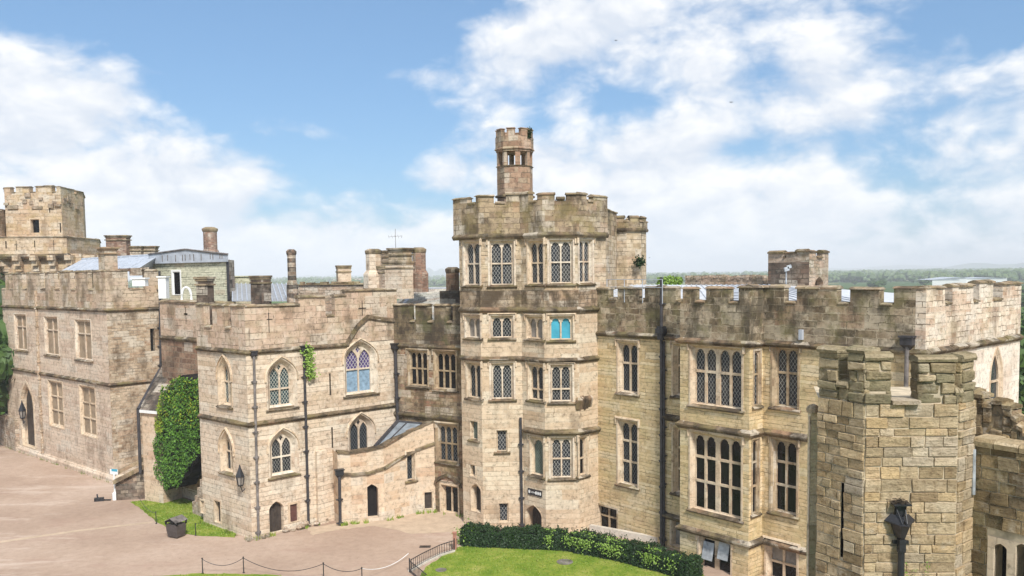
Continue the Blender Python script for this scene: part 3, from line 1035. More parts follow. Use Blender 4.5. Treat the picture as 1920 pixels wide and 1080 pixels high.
# ---- far tower at the left edge
bC = thing('castle_tower', 'tall sandstone tower with a projecting corbelled gallery at the far left edge', 'tower', at(85, 700, 122).xy)
D = 118
uC = lambda x, y, d=D: at(x, y, d)
pt = [uC(-40, 450, D + 6).xy, uC(20, 450, D - 1).xy, uC(125, 450, D - 3).xy, uC(160, 450, D + 4).xy]
pU = PL([uC(16, 450, D + 11).xy, uC(12.5, 450, D + 1.5).xy, uC(118, 450, D - 2).xy, uC(159, 450, D + 3).xy, uC(162, 450, D + 12).xy])
pG = PL([uC(-60, 450, D + 6).xy, uC(-5, 450, D - 3).xy, uC(125, 450, D - 6.5).xy, uC(186, 450, D + 1).xy, uC(188, 450, D + 12).xy])
zt = lambda y: uC(80, y).z
opening(bC, pU.f[1], 58, 412, 73, 436, name='window', leaf='clear', rev=.5, jamb=.05, surround=.12)
slit(bC, pU.f[1], 92, 383, 94, 399)
slit(bC, pU.f[1], 112, 418, 114.5, 436)
walls(bC, pU, zt(460), zt(366), 'caesar')
mu = pU.s
parapet(bC, pU, zt(366), zt(361), [(0, mu(19, 360, 1), zt(350)), (mu(30, 360, 1), mu(55, 360, 1), zt(349)), (mu(67, 360, 1), mu(97, 360, 1), zt(349)), (mu(106, 360, 1), mu(139, 360, 2), zt(350)), (mu(143, 360, 2), pU.L, zt(352))], 'caesar', th=.8, oh=.1, jit=.06)
for F in pU.f[1:3]:
    s_ = 0
    while s_ < F.L:
        w_ = random.uniform(.4, 1.3)
        if random.random() < .8:
            zz_ = zt(random.uniform(370, 393))
            mb = MB()
            mb.fbox(F, s_, min(F.L, s_ + w_), zz_, zz_ + random.uniform(.25, .7), -.1, random.uniform(.08, .3))
            mb.build('rough_stone', M['rubble'], bC)
        s_ += w_ * .7
pU0 = PL([uC(-30, 450, D + 6).xy, uC(-8, 450, D - 1).xy, uC(17, 450, D + 2.5).xy])
walls(bC, pU0, zt(470), zt(402), 'rubble', name='stepped_turret')
parapet(bC, pU0, zt(402), zt(397), [(pU0.s(4, 400, 1), pU0.s(15, 400, 1), zt(391))], 'rubble', th=.8, jit=.08)
deck(bC, pU.pts, zt(363), 'caesar')
slit(bC, pG.f[1], 30, 452, 31.2, 470, True)
slit(bC, pG.f[1], 64, 451, 66, 464)
slit(bC, pG.f[1], 100, 450, 101.2, 469, True)
slit(bC, pG.f[1], 10, 452, 12.5, 466)
walls(bC, pG, zt(479), zt(449), 'caesar', name='gallery')
string(bC, pG, zt(479), h=.5, o=.2)
parapet(bC, pG, zt(449), zt(448), [(0, pG.s(175, 450, 2), zt(446)), (pG.s(180, 450, 2), pG.L, zt(446))], 'caesar', th=.8)
deck(bC, pG.pts, zt(450), 'caesar', name='gallery_deck')
pB = PL([p - Vector((0, 0)) + (Vector((0, D + 5)) - p).normalized() * 1.4 for p in pG.pts])
walls(bC, pB, -.5, zt(478), 'caesar', name='lower_wall')
for i, F in enumerate(pB.f[:3]):
    n = max(2, round(F.L / 1.75))
    for k in range(n):
        s_ = F.L * (k + .5) / n
        mb = MB()
        for j in range(4):
            zz = zt(481) - j * .62
            mb.fbox(F, s_ - .33, s_ + .33, zz - .58, zz, -.05, 1.35 - j * .36)
        mb.build('corbel', M['caesar'], bC)

# ---- chapel block
C0 = g(473, 1011)
cl, cr = facp(C0, 131), facp(C0, 47)
pC = PL([cl.P(cl.hit(372, 720)[0], 0), C0, cr.P(cr.hit(746, 650)[0], 0)])
bH = thing('chapel_block', 'pale stone chapel block with tall pointed traceried windows and two drainpipes', 'castle building', C0)
fL, fR = pC.f
zT = fR.hit(480, 657)[1]
zMd = fR.hit(490, 791)[1]
window(bH, fL, 413, 676, 429, 757, arch=1.0, pane='glass_teal', rev=.3, jamb=.26, frame='dressed', cusp=False)
window(bH, fL, 417, 814, 433, 882, arch=1.0, pane='glass_dark', rev=.3, jamb=.26, frame='dressed', cusp=False)
window(bH, fR, 509, 680, 547, 760, arch=.62, rows=(.62,), pane='glass_teal', rev=.32, jamb=.28, frame='dressed_pale', label='pointed two-light window with pale tracery and teal leaded glass')
window(bH, fR, 513, 813, 550, 887, arch=.62, rows=(.60,), pane='glass', rev=.32, jamb=.28, frame='dressed_pale')
window(bH, fR, 653, 646, 699, 735, arch=.5, rows=(.52,), pane='glass_violet', low='ltblue', rev=.32, jamb=.3, frame='dressed_pale', label='wide pointed window with violet leaded heads and pale blue curtains below')
window(bH, fR, 660, 784, 694, 848, arch=.62, rows=(), pane='glass_dark', rev=.32, jamb=.28, frame='dressed_pale')
slit(bH, fR, 617.5, 700, 620.5, 741)
slit(bH, fR, 621.5, 801, 624.5, 840)
opening(bH, fR, 506, 941, 531, 998, arch=.55, rev=.3, leaf='wood', planks=True, jamb=.05, surround=.05, frame='chapel')
opening(bH, fR, 545, 946, 558, 978, name='hatch', rev=.12, leaf='hatch', jamb=.04, surround=.16)
opening(bH, fL, 403, 941, 413, 980, rev=.3, leaf='wood', jamb=.04, surround=.1)
opening(bH, fL, 377, 940, 383, 962, name='hatch', rev=.3, leaf='void', jamb=.04, surround=.1)
F_ = fR.rect(678.2, 565, 680, 592)
zp = fR.hit(700, 545)[1]
zW = fR.hit(460, 575)[1]
walls(bH, pC, -.5, zT, 'chapel', back=[pC.pts[2] + fR.d * 1 - fR.n * 9, pC.pts[0] - fL.n * 9])
aR = pC.acc[1]
string(bH, pC, zT, a1=pC.s(653, 650, 1))
string(bH, pC, zMd)
# string carried up over the big window
F2 = fR
hb = MB()
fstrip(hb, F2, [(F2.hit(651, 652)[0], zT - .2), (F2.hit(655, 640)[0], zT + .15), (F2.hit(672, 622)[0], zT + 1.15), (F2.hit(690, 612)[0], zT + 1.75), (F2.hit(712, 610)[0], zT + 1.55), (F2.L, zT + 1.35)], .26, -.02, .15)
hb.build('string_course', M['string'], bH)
# parapet in three heights
z_l = fL.hit(415, 569)[1]
zc_l = fL.hit(400, 613)[1]
mer = [(0, pC.s(382, 590, 0), z_l), (pC.s(398, 590, 0), pC.s(421, 590, 0), z_l), (pC.s(433, 590, 0), aR, z_l)]
parapet(bH, pC, zT + .04, zc_l, mer, 'chapel_par', th=.45, a1=aR)
zc_r = fR.hit(618, 592)[1]
zr1 = fR.hit(520, 569)[1]
zr2 = fR.hit(590, 553)[1]
zr3 = fR.hit(690, 541)[1]
sR = lambda x: fR.hit(x, 570)[0]
pCR = PL([C0, pC.pts[2]])
slit2 = []
mer = [(0, sR(560), zr1), (sR(560), sR(610), zr2), (sR(628), sR(648), zr2), (sR(648), fR.L, zr3)]
parapet(bH, pCR, zT + .04, zc_r, mer, 'chapel_par', th=.45)
mb = MB()
for (xa, ya, xb, yb) in ((678.4, 564, 679.8, 592), (672, 577, 686.5, 579)):
    a0, a1, z0, z1 = fR.rect(xa, ya, xb, yb)
    mb.fbox(fR, a0, a1, z0, z1, -.1, .006)
for (xa, ya, xb, yb) in ((503.4, 586, 504.8, 624), (500, 598, 511, 599.5)):
    a0, a1, z0, z1 = fR.rect(xa, ya, xb, yb)
    mb.fbox(fR, a0, a1, z0, z1, -.1, .006)
mb.build('cross_slit', M['void'], bH)
pipe(bH, fR, 476, 668, 1008, r=.09, mat='pipe_pale', x1=485)
pipe(bH, fR, 570, 660, 994, r=.095, mat='pipe', x1=579, hs=1.25)
# buttress strip right of the second pipe and footing stones
mb = MB()
a0, a1, z0, z1 = fR.rect(585, 850, 640, 985)
for k, (s0, s1, zz, o) in enumerate(((a0 + .3, a0 + 1.1, z1 + .3, .28), (a0 + 1.1, a1 - .2, z1 - .05, .14))):
    mb.fbox(fR, s0, s1, -.4, zz, -.05, o)
mb.build('buttress', M['chapel'], bH)
mb = MB()
for k in range(34):
    s_ = random.choice((random.uniform(2.2, 5.6), random.uniform(-.5, 1.0), random.uniform(3.6, 5.4)))
    r_ = random.uniform(.08, .26)
    p = fR.P(s_, random.uniform(-.05, .32) * (1 if s_ > 2 else .3), random.uniform(.05, .45))
    mb.lathe(p, [(r_ * .6, -r_ * .5), (r_, 0), (r_ * .8, r_ * .5), (r_ * .3, r_ * .7)], 6, rot=random.random() * 3)
mb.build('footing_stones', M['rubble'], bH)
mb = MB()
p0, p1 = cl.P(cl.hit(376, 860)[0], 0), cl.P(cl.hit(340, 940)[0] if False else cl.hit(376, 860)[0] - 3.0, 0)
sb0 = cl.hit(378, 900)[0]
for k in range(6):
    hh = 4.1 - k * .62
    mb.fbox(cl, sb0 - .45 * (k + 1), sb0 - .45 * k, -.3, hh - random.uniform(0, .2), -1.9, -.55 - .02 * k)
mb.build('raking_buttress', M['rubble'], bH)
deck(bH, [pC.pts[0], C0, pC.pts[2], pC.pts[2] - fR.n * 8, pC.pts[0] - fL.n * 8], zT + .4)

# ---- narrow reddish link with the ivy, and the lean-to beside it
off = -fL.n * 2.4
rl = Fac(pC.pts[0] + off + fL.d * -7, pC.pts[0] + off + fL.d * .3)
s0 = rl.hit(302, 640)[0]
pR = PL([rl.P(s0, 0), rl.P(rl.L, 0)])
bR = thing('link_tower', 'narrow reddish ashlar tower with a pale parapet between two ranges above the ivy', 'tower', pR.pts[0])
FR_ = pR.f[0]
zk = FR_.hit(340, 633)[1]
walls(bR, pR, -.3, zk, 'red', back=[pR.pts[1] - FR_.n * 5, pR.pts[0] - FR_.n * 5])
slit(bR, FR_, 347.5, 576, 349, 608, True)
walls(bR, pR, zk, FR_.hit(340, 571)[1], 'chapel_par', name='parapet_wall')
string(bR, pR, zk, h=.3)
parapet(bR, pR, FR_.hit(340, 571)[1], FR_.hit(340, 569)[1], [(0, pR.L, FR_.hit(340, 563)[1])], 'chapel_par')

l0 = g(272, 938)
LF = Fac(l0, Vector((l0.x, l0.y)) + dirv(118) * 6)
sB = LF.hit(305, 900)[0]
pLn = PL([LF.P(0, 0), LF.P(sB, 0)])
bLn = thing('lean_to', 'small stone lean-to with a steep dark slate roof beside the ivy', 'lean-to', l0)
zle = LF.hit(290, 770)[1]
walls(bLn, pLn, -.3, zle, 'porch', back=[pLn.pts[1] - LF.n * 4, pLn.pts[0] - LF.n * 4])
mb = MB()
mb.face([LF.P(-.1, zle, .15), LF.P(sB + 2.0, zle, .15), at(330, 640, 77), at(300, 692, 76.6)])
mb.face([LF.P(-.1, zle, .15), at(300, 692, 76.6), LF.P(-.1, zle, -3)])
ro = mb.build('roof', M['dark'], bLn)
mb = MB()
mb.tube([LF.P(-.1, zle + .02, .2), at(300, 693, 76.4)], .14, 8)
mb.tube([LF.P(-.1, zle + .02, .2), LF.P(-.15, 2.2, .2)], .13, 8)
mb.build('gutter', M['pipe'], ro)
mb = MB()
mb.fbox(LF, -.1, sB + .1, zle - .22, zle, .0, .2)
mb.build('eaves', M['white'], bLn)

# areaway with sloping coping at the foot of the range
q0, q1 = g(218, 938), g(272, 935)
bA = thing('stair_wall', 'low sloping coping wall over a dark basement stair at the corner of the range', 'wall', q0)
FA = Fac(q0, q1)
zA0, zA1 = FA.hit(218, 900)[1], FA.hit(272, 872)[1]
mb = MB()
mb.poly(FA, [(0, -.3), (FA.L, -.3), (FA.L, zA1), (0, zA0)], 0)
mb.build('wall', M['dark'], bA)  # dark face stands in for the shaded stair opening under the coping
mb = MB()
for sh, o, dz in ((0, .16, 0), (0, -.5, .55)):
    r0 = [FA.P(-.1, zA0 + dz + z, o + q) for q, z in ((-.2, -.3), (.12, -.3), (.12, 0), (-.2, .05))]
    r1 = [FA.P(FA.L, zA1 + dz + z, o + q) for q, z in ((-.2, -.3), (.12, -.3), (.12, 0), (-.2, .05))]
    mb.ring(r0, r1)
    mb.face(r0[::-1])
    mb.face(r1)
mb.build('coping', M['coping'], bA)

# ---- linking range, dark and stained
K0 = g(842, 963)
kf = facp(K0, 122)
pK = PL([kf.P(kf.hit(738, 700)[0], 0), kf.P(kf.hit(872, 700)[0], 0)])
bK = thing('recessed_range', 'dark stained recessed range with three-light windows between chapel block and central tower', 'castle building', pK.pts[0])
FK = pK.f[0]
zK1 = FK.hit(860, 650)[1]
zK2 = FK.hit(865, 783)[1]
window(bK, FK, 768, 661, 799, 722, lights=3, pane='clear', frame='dressed_dark', jamb=.12, rev=.2, sillmat='link_par')
window(bK, FK, 818, 663, 852, 729, lights=3, pane='clear', frame='dressed_dark', jamb=.12, rev=.2, sillmat='link_par')
window(bK, FK, 822, 800, 855, 865, lights=3, pane='glass_dark', frame='dressed_dark', jamb=.14, rev=.22)
window(bK, FK, 830, 914, 856, 962, lights=2, rows=(), plainhead=True, pane='clear', frame='dressed', jamb=.14, rev=.3, hood=False, sill=False, label='doorway of two narrow lights with a pale central mullion')
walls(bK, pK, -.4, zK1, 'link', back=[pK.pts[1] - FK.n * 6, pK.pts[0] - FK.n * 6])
string(bK, pK, zK1)
string(bK, pK, zK2, h=.4)
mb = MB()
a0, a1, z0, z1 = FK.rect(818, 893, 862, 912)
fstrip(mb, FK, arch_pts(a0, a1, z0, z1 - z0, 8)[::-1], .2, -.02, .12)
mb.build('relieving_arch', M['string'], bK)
zKc = FK.hit(800, 603)[1]
zKm = FK.hit(800, 569)[1]
sk = lambda x: FK.hit(x, 590)[0]
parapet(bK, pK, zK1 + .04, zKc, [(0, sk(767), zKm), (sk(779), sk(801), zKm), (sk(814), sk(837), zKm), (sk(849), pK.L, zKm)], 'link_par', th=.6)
pipe(bK, FK, 741, 655, 795, r=.12, x1=746, hs=1.3)
# slated roof behind its parapet
mb = MB()
a, b_, c, d = at(728, 612, 66.5), at(872, 612, 63.4), at(868, 541, 74), at(778, 541, 77)
mb.face([a, b_, c, d])
e = at(742, 566, 78)
mb.face([a, d, e])
rK = mb.build('roof', M['slate'], bK)
mb = MB()
mb.tube([a, d], .16, 6)
mb.tube([d, c], .13, 6)
mb.build('ridge_lead', M['lead'], rK)
c = at(849, 540, 66)
chimney(rK, c, 1.35, 1.2, c.z - 3, at(849, 509, 66).z, 'red', kind='oct', capo=.05)
mb = MB()
c = at(846, 560, 65.4)
mb.box((c.x, c.y, c.z - .3), (.85, 0, 0), (0, .5, 0), (0, 0, .9))
mb.build('chimney_base', M['dark'], rK)

# ---- porch with the curving wall
pp = [g(636, 984).xy, g(660, 980.5).xy, g(690, 978).xy, g(722, 975).xy, g(752, 967.5).xy, g(780, 961.5).xy, FK.P(FK.hit(816, 900)[0], 0, -.02).xy]
pP = PL(pp)
bP = thing('porch_wing', 'low curved stone porch wing with a raking coping and a dark pointed door', 'porch', pp[0])
tops = []
ty = (849, 850, 846, 838, 820, 805, 790)
tx = (636, 660, 690, 722, 752, 780, 816)
for i in range(7):
    F = pP.f[min(i, 5)]
    tops.append(F.hit(tx[i], ty[i])[1])
sy = (892, 891.5, 889, 880, 861, 846, 833)
strz = [pP.f[min(i, 5)].hit(tx[i], sy[i])[1] for i in range(7)]
opening(bP, pP.f[2], 687, 909, 708, 970, arch=.5, rev=.4, leaf='void', jamb=.05, surround=.08, frame='porch')
FD = pP.f[5]
window(bP, pP.f[4], 764.5, 850, 776.5, 900, lights=1, rows=(), plainhead=True, pane='glass_dark', hood=True, rev=.2, jamb=.06, surround=.1)
opening(bP, pP.f[5], 797, 924, 809.5, 954, rev=.2, leaf='wood', jamb=.05, surround=.1, label='small square plank hatch door under a rough stone lintel')
mb = MB()
for i, F in enumerate(pP.f):
    mb.poly(F, [(0, -.4), (F.L, -.4), (F.L, tops[i + 1]), (0, tops[i])], 0, F.holes)
e0 = Fac(pp[0] + (pp[0] - pp[1]).normalized() * 0 + pP.f[0].n * -2.5, pp[0])
mb.poly(e0, [(0, -.4), (e0.L, -.4), (e0.L, tops[0]), (0, tops[0])], 0)
mb.build('wall', M['porch'], bP)
for zz, nm, o, mt in ((tops, 'coping', .1, 'string'), (strz, 'string_course', .13, 'string')):
    mb = MB()
    for i, F in enumerate(pP.f):
        n = 2
        for k in range(n):
            u0, u1 = k / n, (k + 1) / n
            za, zb = zz[i] + (zz[i + 1] - zz[i]) * u0, zz[i] + (zz[i + 1] - zz[i]) * u1
            j = random.uniform(-.03, .03)
            hgt = .16 if nm == 'coping' else .2
            inn = -.45 if nm == 'coping' else -.03
            r0 = [F.P(F.L * u0, za + z + j, q) for q, z in ((inn, -.02), (o, -.02), (o, hgt * .6), (inn, hgt))]
            r1 = [F.P(F.L * u1, zb + z + j, q) for q, z in ((inn, -.02), (o, -.02), (o, hgt * .6), (inn, hgt))]
            mb.ring(r0, r1)
            mb.face(r0[::-1])
            mb.face(r1)
    mb.build(nm, M[mt], bP)
mb = MB()
P1, P2, P3, P4 = at(703, 838, 60.8), at(770, 806, 61.9), at(791, 794, 62.3), at(746, 790, 63.0)
mb.face([P1, P2, P3, P4])
mb.face([P1, P4, at(708, 826, 62.0)])
M['lead_dark'] = plain('weathered_lead', (.20, .225, .25), .5, .35, 2, 0, .4)
ro = mb.build('roof', M['lead_dark'], bP)
mb = MB()
mb.tube([P1, P4], .16, 6)
mb.tube([P4, P3], .1, 6)
mb.tube([P1.lerp(P2, .4), P4.lerp(P3, .4)], .06, 6)
mb.build('lead_roll', M['pipe'], ro)
pipe(bP, pP.f[0], 636.5, 893, 984, r=.11, x1=638, hs=1.4, o=.2)

# ---- central tower of two canted bays
T1 = g(907, 990).xy
t_l1, t_f1 = facp(T1, 135), facp(T1, 88)
A0 = t_l1.P(t_l1.hit(863, 600)[0], 0).xy
A2 = t_f1.P(t_f1.hit(978, 600)[0], 0).xy
t_l2 = facp(A2, 135)
A3 = t_l2.P(t_l2.hit(1020, 600)[0], 0).xy
t_f2 = facp(A3, 88)
A4 = t_f2.P(t_f2.hit(1085.5, 600)[0], 0).xy
t_r = facp(A4, 47)
A5 = t_r.P(t_r.hit(1136, 480)[0], 0).xy
pT = PL([A0, T1, A2, A3, A4, A5])
bT = thing('bay_tower', 'tall central tower of two canted bays with battlements and four storeys of leaded windows', 'tower', T1)
f0, f1, f2, f3, f4 = pT.f
zP = f1.hit(940, 440)[1]
zB1 = f1.hit(940, 577.5)[1]
zB2 = f1.hit(940, 670)[1]
zB3 = f3.hit(1050, 807)[1]
top = dict(jamb=.12, rev=.2, mull=.1)
window(bT, f0, 872, 456, 897, 533, pane='glass_bright', frame='dressed_pale', **top)
window(bT, f1, 921.5, 455, 960.5, 533, pane='glass_bright', frame='dressed_pale', **top)
window(bT, f2, 992, 455, 1016, 531, pane='glass', **top)
window(bT, f3, 1033, 453, 1071, 530, pane='glass_bright', frame='dressed_pale', **top)
window(bT, f4, 1088.5, 452, 1109, 529, pane='glass_bright', frame='dressed_pale', **top)
window(bT, f0, 875, 596, 898, 632, rows=(), pane='curtain', frame='dressed_pale', **top)
window(bT, f1, 923, 595, 959.5, 632, rows=(), pane='glass', frame='dressed_pale', **top)
window(bT, f2, 990, 597, 1015, 634, rows=(), pane='curtain', **top)
window(bT, f3, 1033, 596, 1071, 636, rows=(), pane='blue', label='small two-light window filled with bright turquoise blinds', **top)
window(bT, f0, 877.5, 684, 899, 745, rows=(), pane='glass_dark', **top)
window(bT, f1, 924, 684, 960, 747, rows=(), pane='glass_bright', frame='dressed_pale', **top)
window(bT, f2, 993, 687, 1016, 749, rows=(.7,), pane='glass_dark', **top)
window(bT, f3, 1035, 687, 1070, 752, rows=(.66,), pane='glass', frame='dressed_pale', **top)
window(bT, f2, 997, 824, 1016, 890, lights=1, rows=(), pane='glass_green', **top)
window(bT, f3, 1035.5, 824, 1071, 895, rows=(.52,), pane='glass_bright', frame='dressed_pale', **top)
window(bT, f4, 1088, 823, 1099, 890, lights=1, rows=(.55,), pane='clear', **top)
sm = dict(lights=1, rows=(), plainhead=True, hood=False, rev=.16, jamb=.05, surround=.1, frame='tower')
window(bT, f0, 883, 791, 895, 824, pane='glass_green', **sm)
window(bT, f1, 932.5, 808, 950, 846, pane='glass_bright', **sm)
window(bT, f0, 882.5, 873, 890, 891, pane='clear', sill=False, **sm)
window(bT, f1, 936.5, 945, 952, 978, pane='glass_bright', sill=False, **sm)
opening(bT, f0, 885, 910, 900, 959, arch=.5, rev=.45, leaf='wood', jamb=.1, surround=.12, planks=True)
opening(bT, f2, 986, 948, 1015, 1004, arch=.5, rev=.7, leaf='wood', jamb=.04, surround=.05, frame='tower', planks=True)
walls(bT, pT, -.4, zB1, 'tower')
bk = [A5 + Vector((1.5, 6)), A0 + Vector((1.5, 8))]
zBd = f1.hit(940, 545)[1]
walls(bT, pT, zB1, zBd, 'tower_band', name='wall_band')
walls(bT, pT, zBd, zP, 'tower_top', name='upper_wall', back=bk)
pT_par = PL([A0 - f0.d * .45 + f0.n * .1, T1 + (f0.n + f1.n) * .06, A2 + (f1.n + f2.n) * .06, A3 + (f2.n + f3.n) * .06, A4 + (f3.n + f4.n) * .06, A5 + f4.n * .1 + f4.d * .08])
string(bT, pT_par, zP, o=.12, h=.3)
string(bT, pT, zB1, h=.34, o=.2)
string(bT, pT, zB2, h=.3, o=.18)
string(bT, pT, zB3, a0=pT.acc[2] + .2, h=.34, o=.3)
zPc = f1.hit(940, 381)[1]
zPm = f1.hit(910, 364)[1]
zPn = f3.hit(1050, 377)[1]
zPo = f3.hit(1080, 360)[1]
q = pT_par
mer = [(0, q.s(876, 380, 0), f0.hit(870, 369)[1]), (q.s(892, 375, 0), q.s(926, 375, 1), zPm), (q.s(949, 375, 1), q.s(991, 375, 2), zPm + .1),
       (q.s(1007, 375, 2), q.s(1040, 375, 3), zPo), (q.s(1045, 375, 3), q.s(1058, 375, 3), zPn + .28), (q.s(1062, 375, 3), q.s(1100, 375, 4), zPo), (q.s(1113, 375, 4), q.L, f4.hit(1120, 365)[1])]
parapet(bT, pT_par, zP + .04, zPc, mer, 'tower_par', th=.45, oh=.09, jit=.04)
parapet(bT, PL([pT_par.pts[-1] - f4.n * .5, bk[0], bk[1], pT_par.pts[0] - f0.n * .5]), zP - .1, zPc - .3, [], 'tower_par')
deck(bT, pT.pts + [Vector(b[:2]) for b in bk], zP + .3)
# mossy ledge at the foot of the right-hand bay, and the swelling below the windows
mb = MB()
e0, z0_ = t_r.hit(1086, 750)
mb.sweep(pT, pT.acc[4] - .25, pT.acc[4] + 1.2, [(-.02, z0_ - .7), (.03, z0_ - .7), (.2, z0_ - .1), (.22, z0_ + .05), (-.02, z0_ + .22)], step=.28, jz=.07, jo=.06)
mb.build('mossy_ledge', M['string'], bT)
pipe(bT, facp(A2 + f1.n * .0, 88), 976, 783, 990, r=.09, hopper=False, x1=979, o=.16)
# slim stair turret standing on the tower
c = at(966, 380, 60.5)
st = MB()
SR = 1.28
po_ = PL(octagon(c, SR, 10), True)
Z = lambda y: at(966, y, 60.5).z
st.lathe((c.x, c.y, 0), [(SR, 16.5), (SR, Z(313))], 8, rot=radians(10))
st.lathe((c.x, c.y, 0), [(SR + .06, Z(287)), (SR + .06, Z(284)), (SR + .16, Z(283)), (SR + .16, Z(281)), (SR + .09, Z(279)), (SR + .09, Z(259))], 8, rot=radians(10))
pier = PL(octagon(c, SR, 10), True)
for k in range(8):
    a = pier.acc[k]
    L = pier.f[0].L
    for F, u0, u1 in ((pier.f[k], 0, .2), (pier.f[k - 1], L - .2, L)):
        st.fbox(F, u0, u1, Z(313), Z(287), -.3, 0)
p2 = PL(octagon(c, SR + .1, 10), True)
for k in range(8):
    L = p2.f[0].L
    F = p2.f[k]
    st.fbox(F, L * .5 - .27, L * .5 + .27, Z(259), Z(246), -.3, .0)
    st.fbox(F, L * .5 - .31, L * .5 + .31, Z(246), Z(244.5), -.34, .05)
so_ = st.build('stair_turret', M['slim'], bT)
mb = MB()
mb.lathe((c.x, c.y, 0), [(SR + .05, Z(372)), (SR + .16, Z(371)), (SR + .16, Z(368)), (SR, Z(366))], 8, rot=radians(10))
mb.lathe((c.x, c.y, 0), [(SR + .01, Z(315)), (SR + .07, Z(314.5)), (SR + .07, Z(313)), (SR - .2, Z(312.9))], 8, rot=radians(10))
mb.build('turret_string', M['string'], so_)

# ---- octagonal turret behind the tower
c = at(1173, 450, 66)
bX = thing('octagonal_turret', 'octagonal battlemented stair turret rising behind the right side of the central tower', 'turret', c.xy)
pX = PL(octagon(c, 1.57, 40), True)
Z = lambda y: at(1173, y, 66).z
walls(bX, pX, 0, Z(430), 'tower_top')
pX2 = PL(octagon(c, 1.66, 40), True)
string(bX, pX2, Z(430), o=.08, h=.25, step=0)
mer = []
for k in range(8):
    L = pX2.f[0].L
    mer.append((pX2.acc[k] + .28, pX2.acc[k] + L - .28, Z(406.5)))
parapet(bX, pX2, Z(430), Z(417), mer, 'tower_par', th=.35, oh=.06)
mb = MB()
for k in range(260):
    p = at(random.gauss(1199, 5), 492 + random.gauss(0, 4.5), 64.2 + random.uniform(-.3, .3))
    mb.leaf(p, .22)
vo_ = mb.build('wall_plant', M['hedge'])
tag(vo_, 'small dark plant growing high on the octagonal turret wall', 'plant')

# ---- great hall range on the right
hp = g(1175, 1003).xy
hw = facp(hp, 139)
BP = 1.35
hb_ = facp(hp + hw.n * BP, 139)
BLf = hb_.P(hb_.hit(1275, 800)[0], 0).xy
BRf = hb_.P(hb_.hit(1405, 750)[0], 0).xy
E0 = hw.P(hw.hit(1735, 657)[0], 0).xy
ef = facp(E0, 48.5)
E1 = ef.P(ef.hit(1913, 620)[0], 0).xy
pH = PL([hw.P(hw.hit(1098, 700)[0], 0), BLf - hw.n * BP, BLf, BRf, BRf - hw.n * BP, E0, E1])
h0, hl, hf, hr, h1, he = pH.f
bG = thing('hall_range', 'long yellowish hall range with a projecting bay, dark battlements and a bright pale end wall', 'castle building', BLf)
zH1 = h1.hit(1500, 643.5)[1]
zH2 = hf.hit(1340, 800)[1]
zH3 = hf.hit(1340, 1001)[1]
hk = dict(jamb=.16, rev=.26, mull=.13)
window(bG, h0, 1162, 646, 1192, 735, rows=(.40,), pane='glass_dark', **hk)
window(bG, h0, 1162, 794, 1192, 908, rows=(.30, .64), pane='glass_dark', **hk)
window(bG, h0, 1122, 953, 1155, 993, rows=(.42,), plainhead=True, pane='clear', jamb=.08, rev=.2, hood=False, sill=False, frame='dressed_dark')
window(bG, h0, 1266, 650, 1290, 741, rows=(.40,), pane='glass', **hk)
window(bG, h0, 1266, 806, 1290, 924, rows=(.3, .64), pane='glass_dark', **hk)
opening(bG, h0, 1262, 980, 1288, 1025, leaf='curtain', jamb=.12, rev=.3)
window(bG, hf, 1299, 655, 1386, 761, lights=4, rows=(.42,), king=True, pane='glass_bright', jamb=.16, rev=.26, mull=.15)
window(bG, hf, 1298.5, 821, 1385, 962, lights=4, rows=(.30, .63), king=True, pane='clear', jamb=.16, rev=.26, mull=.15)
wB = window(bG, hf, 1314, 1016, 1366, 1075, lights=2, rows=(), plainhead=True, pane='clear', hood=True, jamb=.14, rev=.24, mull=.3, label='pair of basement lights with tilted pale casements')
for xa, xb in ((1315, 1335), (1344, 1364)):
    q_ = hf.rect(xa, 1018, xb, 1050)
    mb = MB()
    mb.face([hf.P(q_[0], q_[3], -.24), hf.P(q_[1], q_[3], -.24), hf.P(q_[1], q_[2], .0), hf.P(q_[0], q_[2], .0)])
    mb.build('tilted_casement', M['ltgrey'], wB)
window(bG, hr, 1415, 660, 1424, 760, lights=1, rows=(.42,), pane='glass', hood=False, jamb=.06, rev=.08, surround=.12, frame='dressed_dark')
window(bG, hr, 1412, 826, 1421, 962, lights=1, rows=(.30, .63), pane='clear', hood=False, jamb=.06, rev=.08, surround=.12, frame='dressed_dark')
window(bG, h1, 1453, 655, 1491, 762, rows=(.42,), pane='glass_bright', frame='dressed_dark', **hk)
window(bG, h1, 1450.5, 829, 1489, 961, rows=(.30, .63), pane='clear', frame='dressed_dark', **hk)
window(bG, h1, 1441, 1024, 1489, 1110, rows=(.4,), plainhead=True, pane='curtain', low='clear', hood=True, **hk)
window(bG, he, 1860, 660, 1876, 752, lights=1, rows=(.6,), arch=1.15, pane='glass_dark', frame='dressed', hood=False, jamb=.24, rev=.1, cusp=False)
walls(bG, pH, -.6, zH1, 'hall', segs=(0, 1, 2, 3, 4))
walls(bG, pH, -.6, zH1, 'end', segs=(5,), name='end_wall')
string(bG, pH, zH1, h=.3, o=.2)
string(bG, pH, zH2, a0=pH.s(1246, 790, 0), a1=pH.s(1516, 820, 4), h=.36, o=.2)
string(bG, pH, zH3, a0=pH.s(1246, 960, 0), a1=pH.s(1516, 1020, 4), h=.34, o=.22)
zHc = h1.hit(1480, 567)[1]
S = pH.s
mer = []
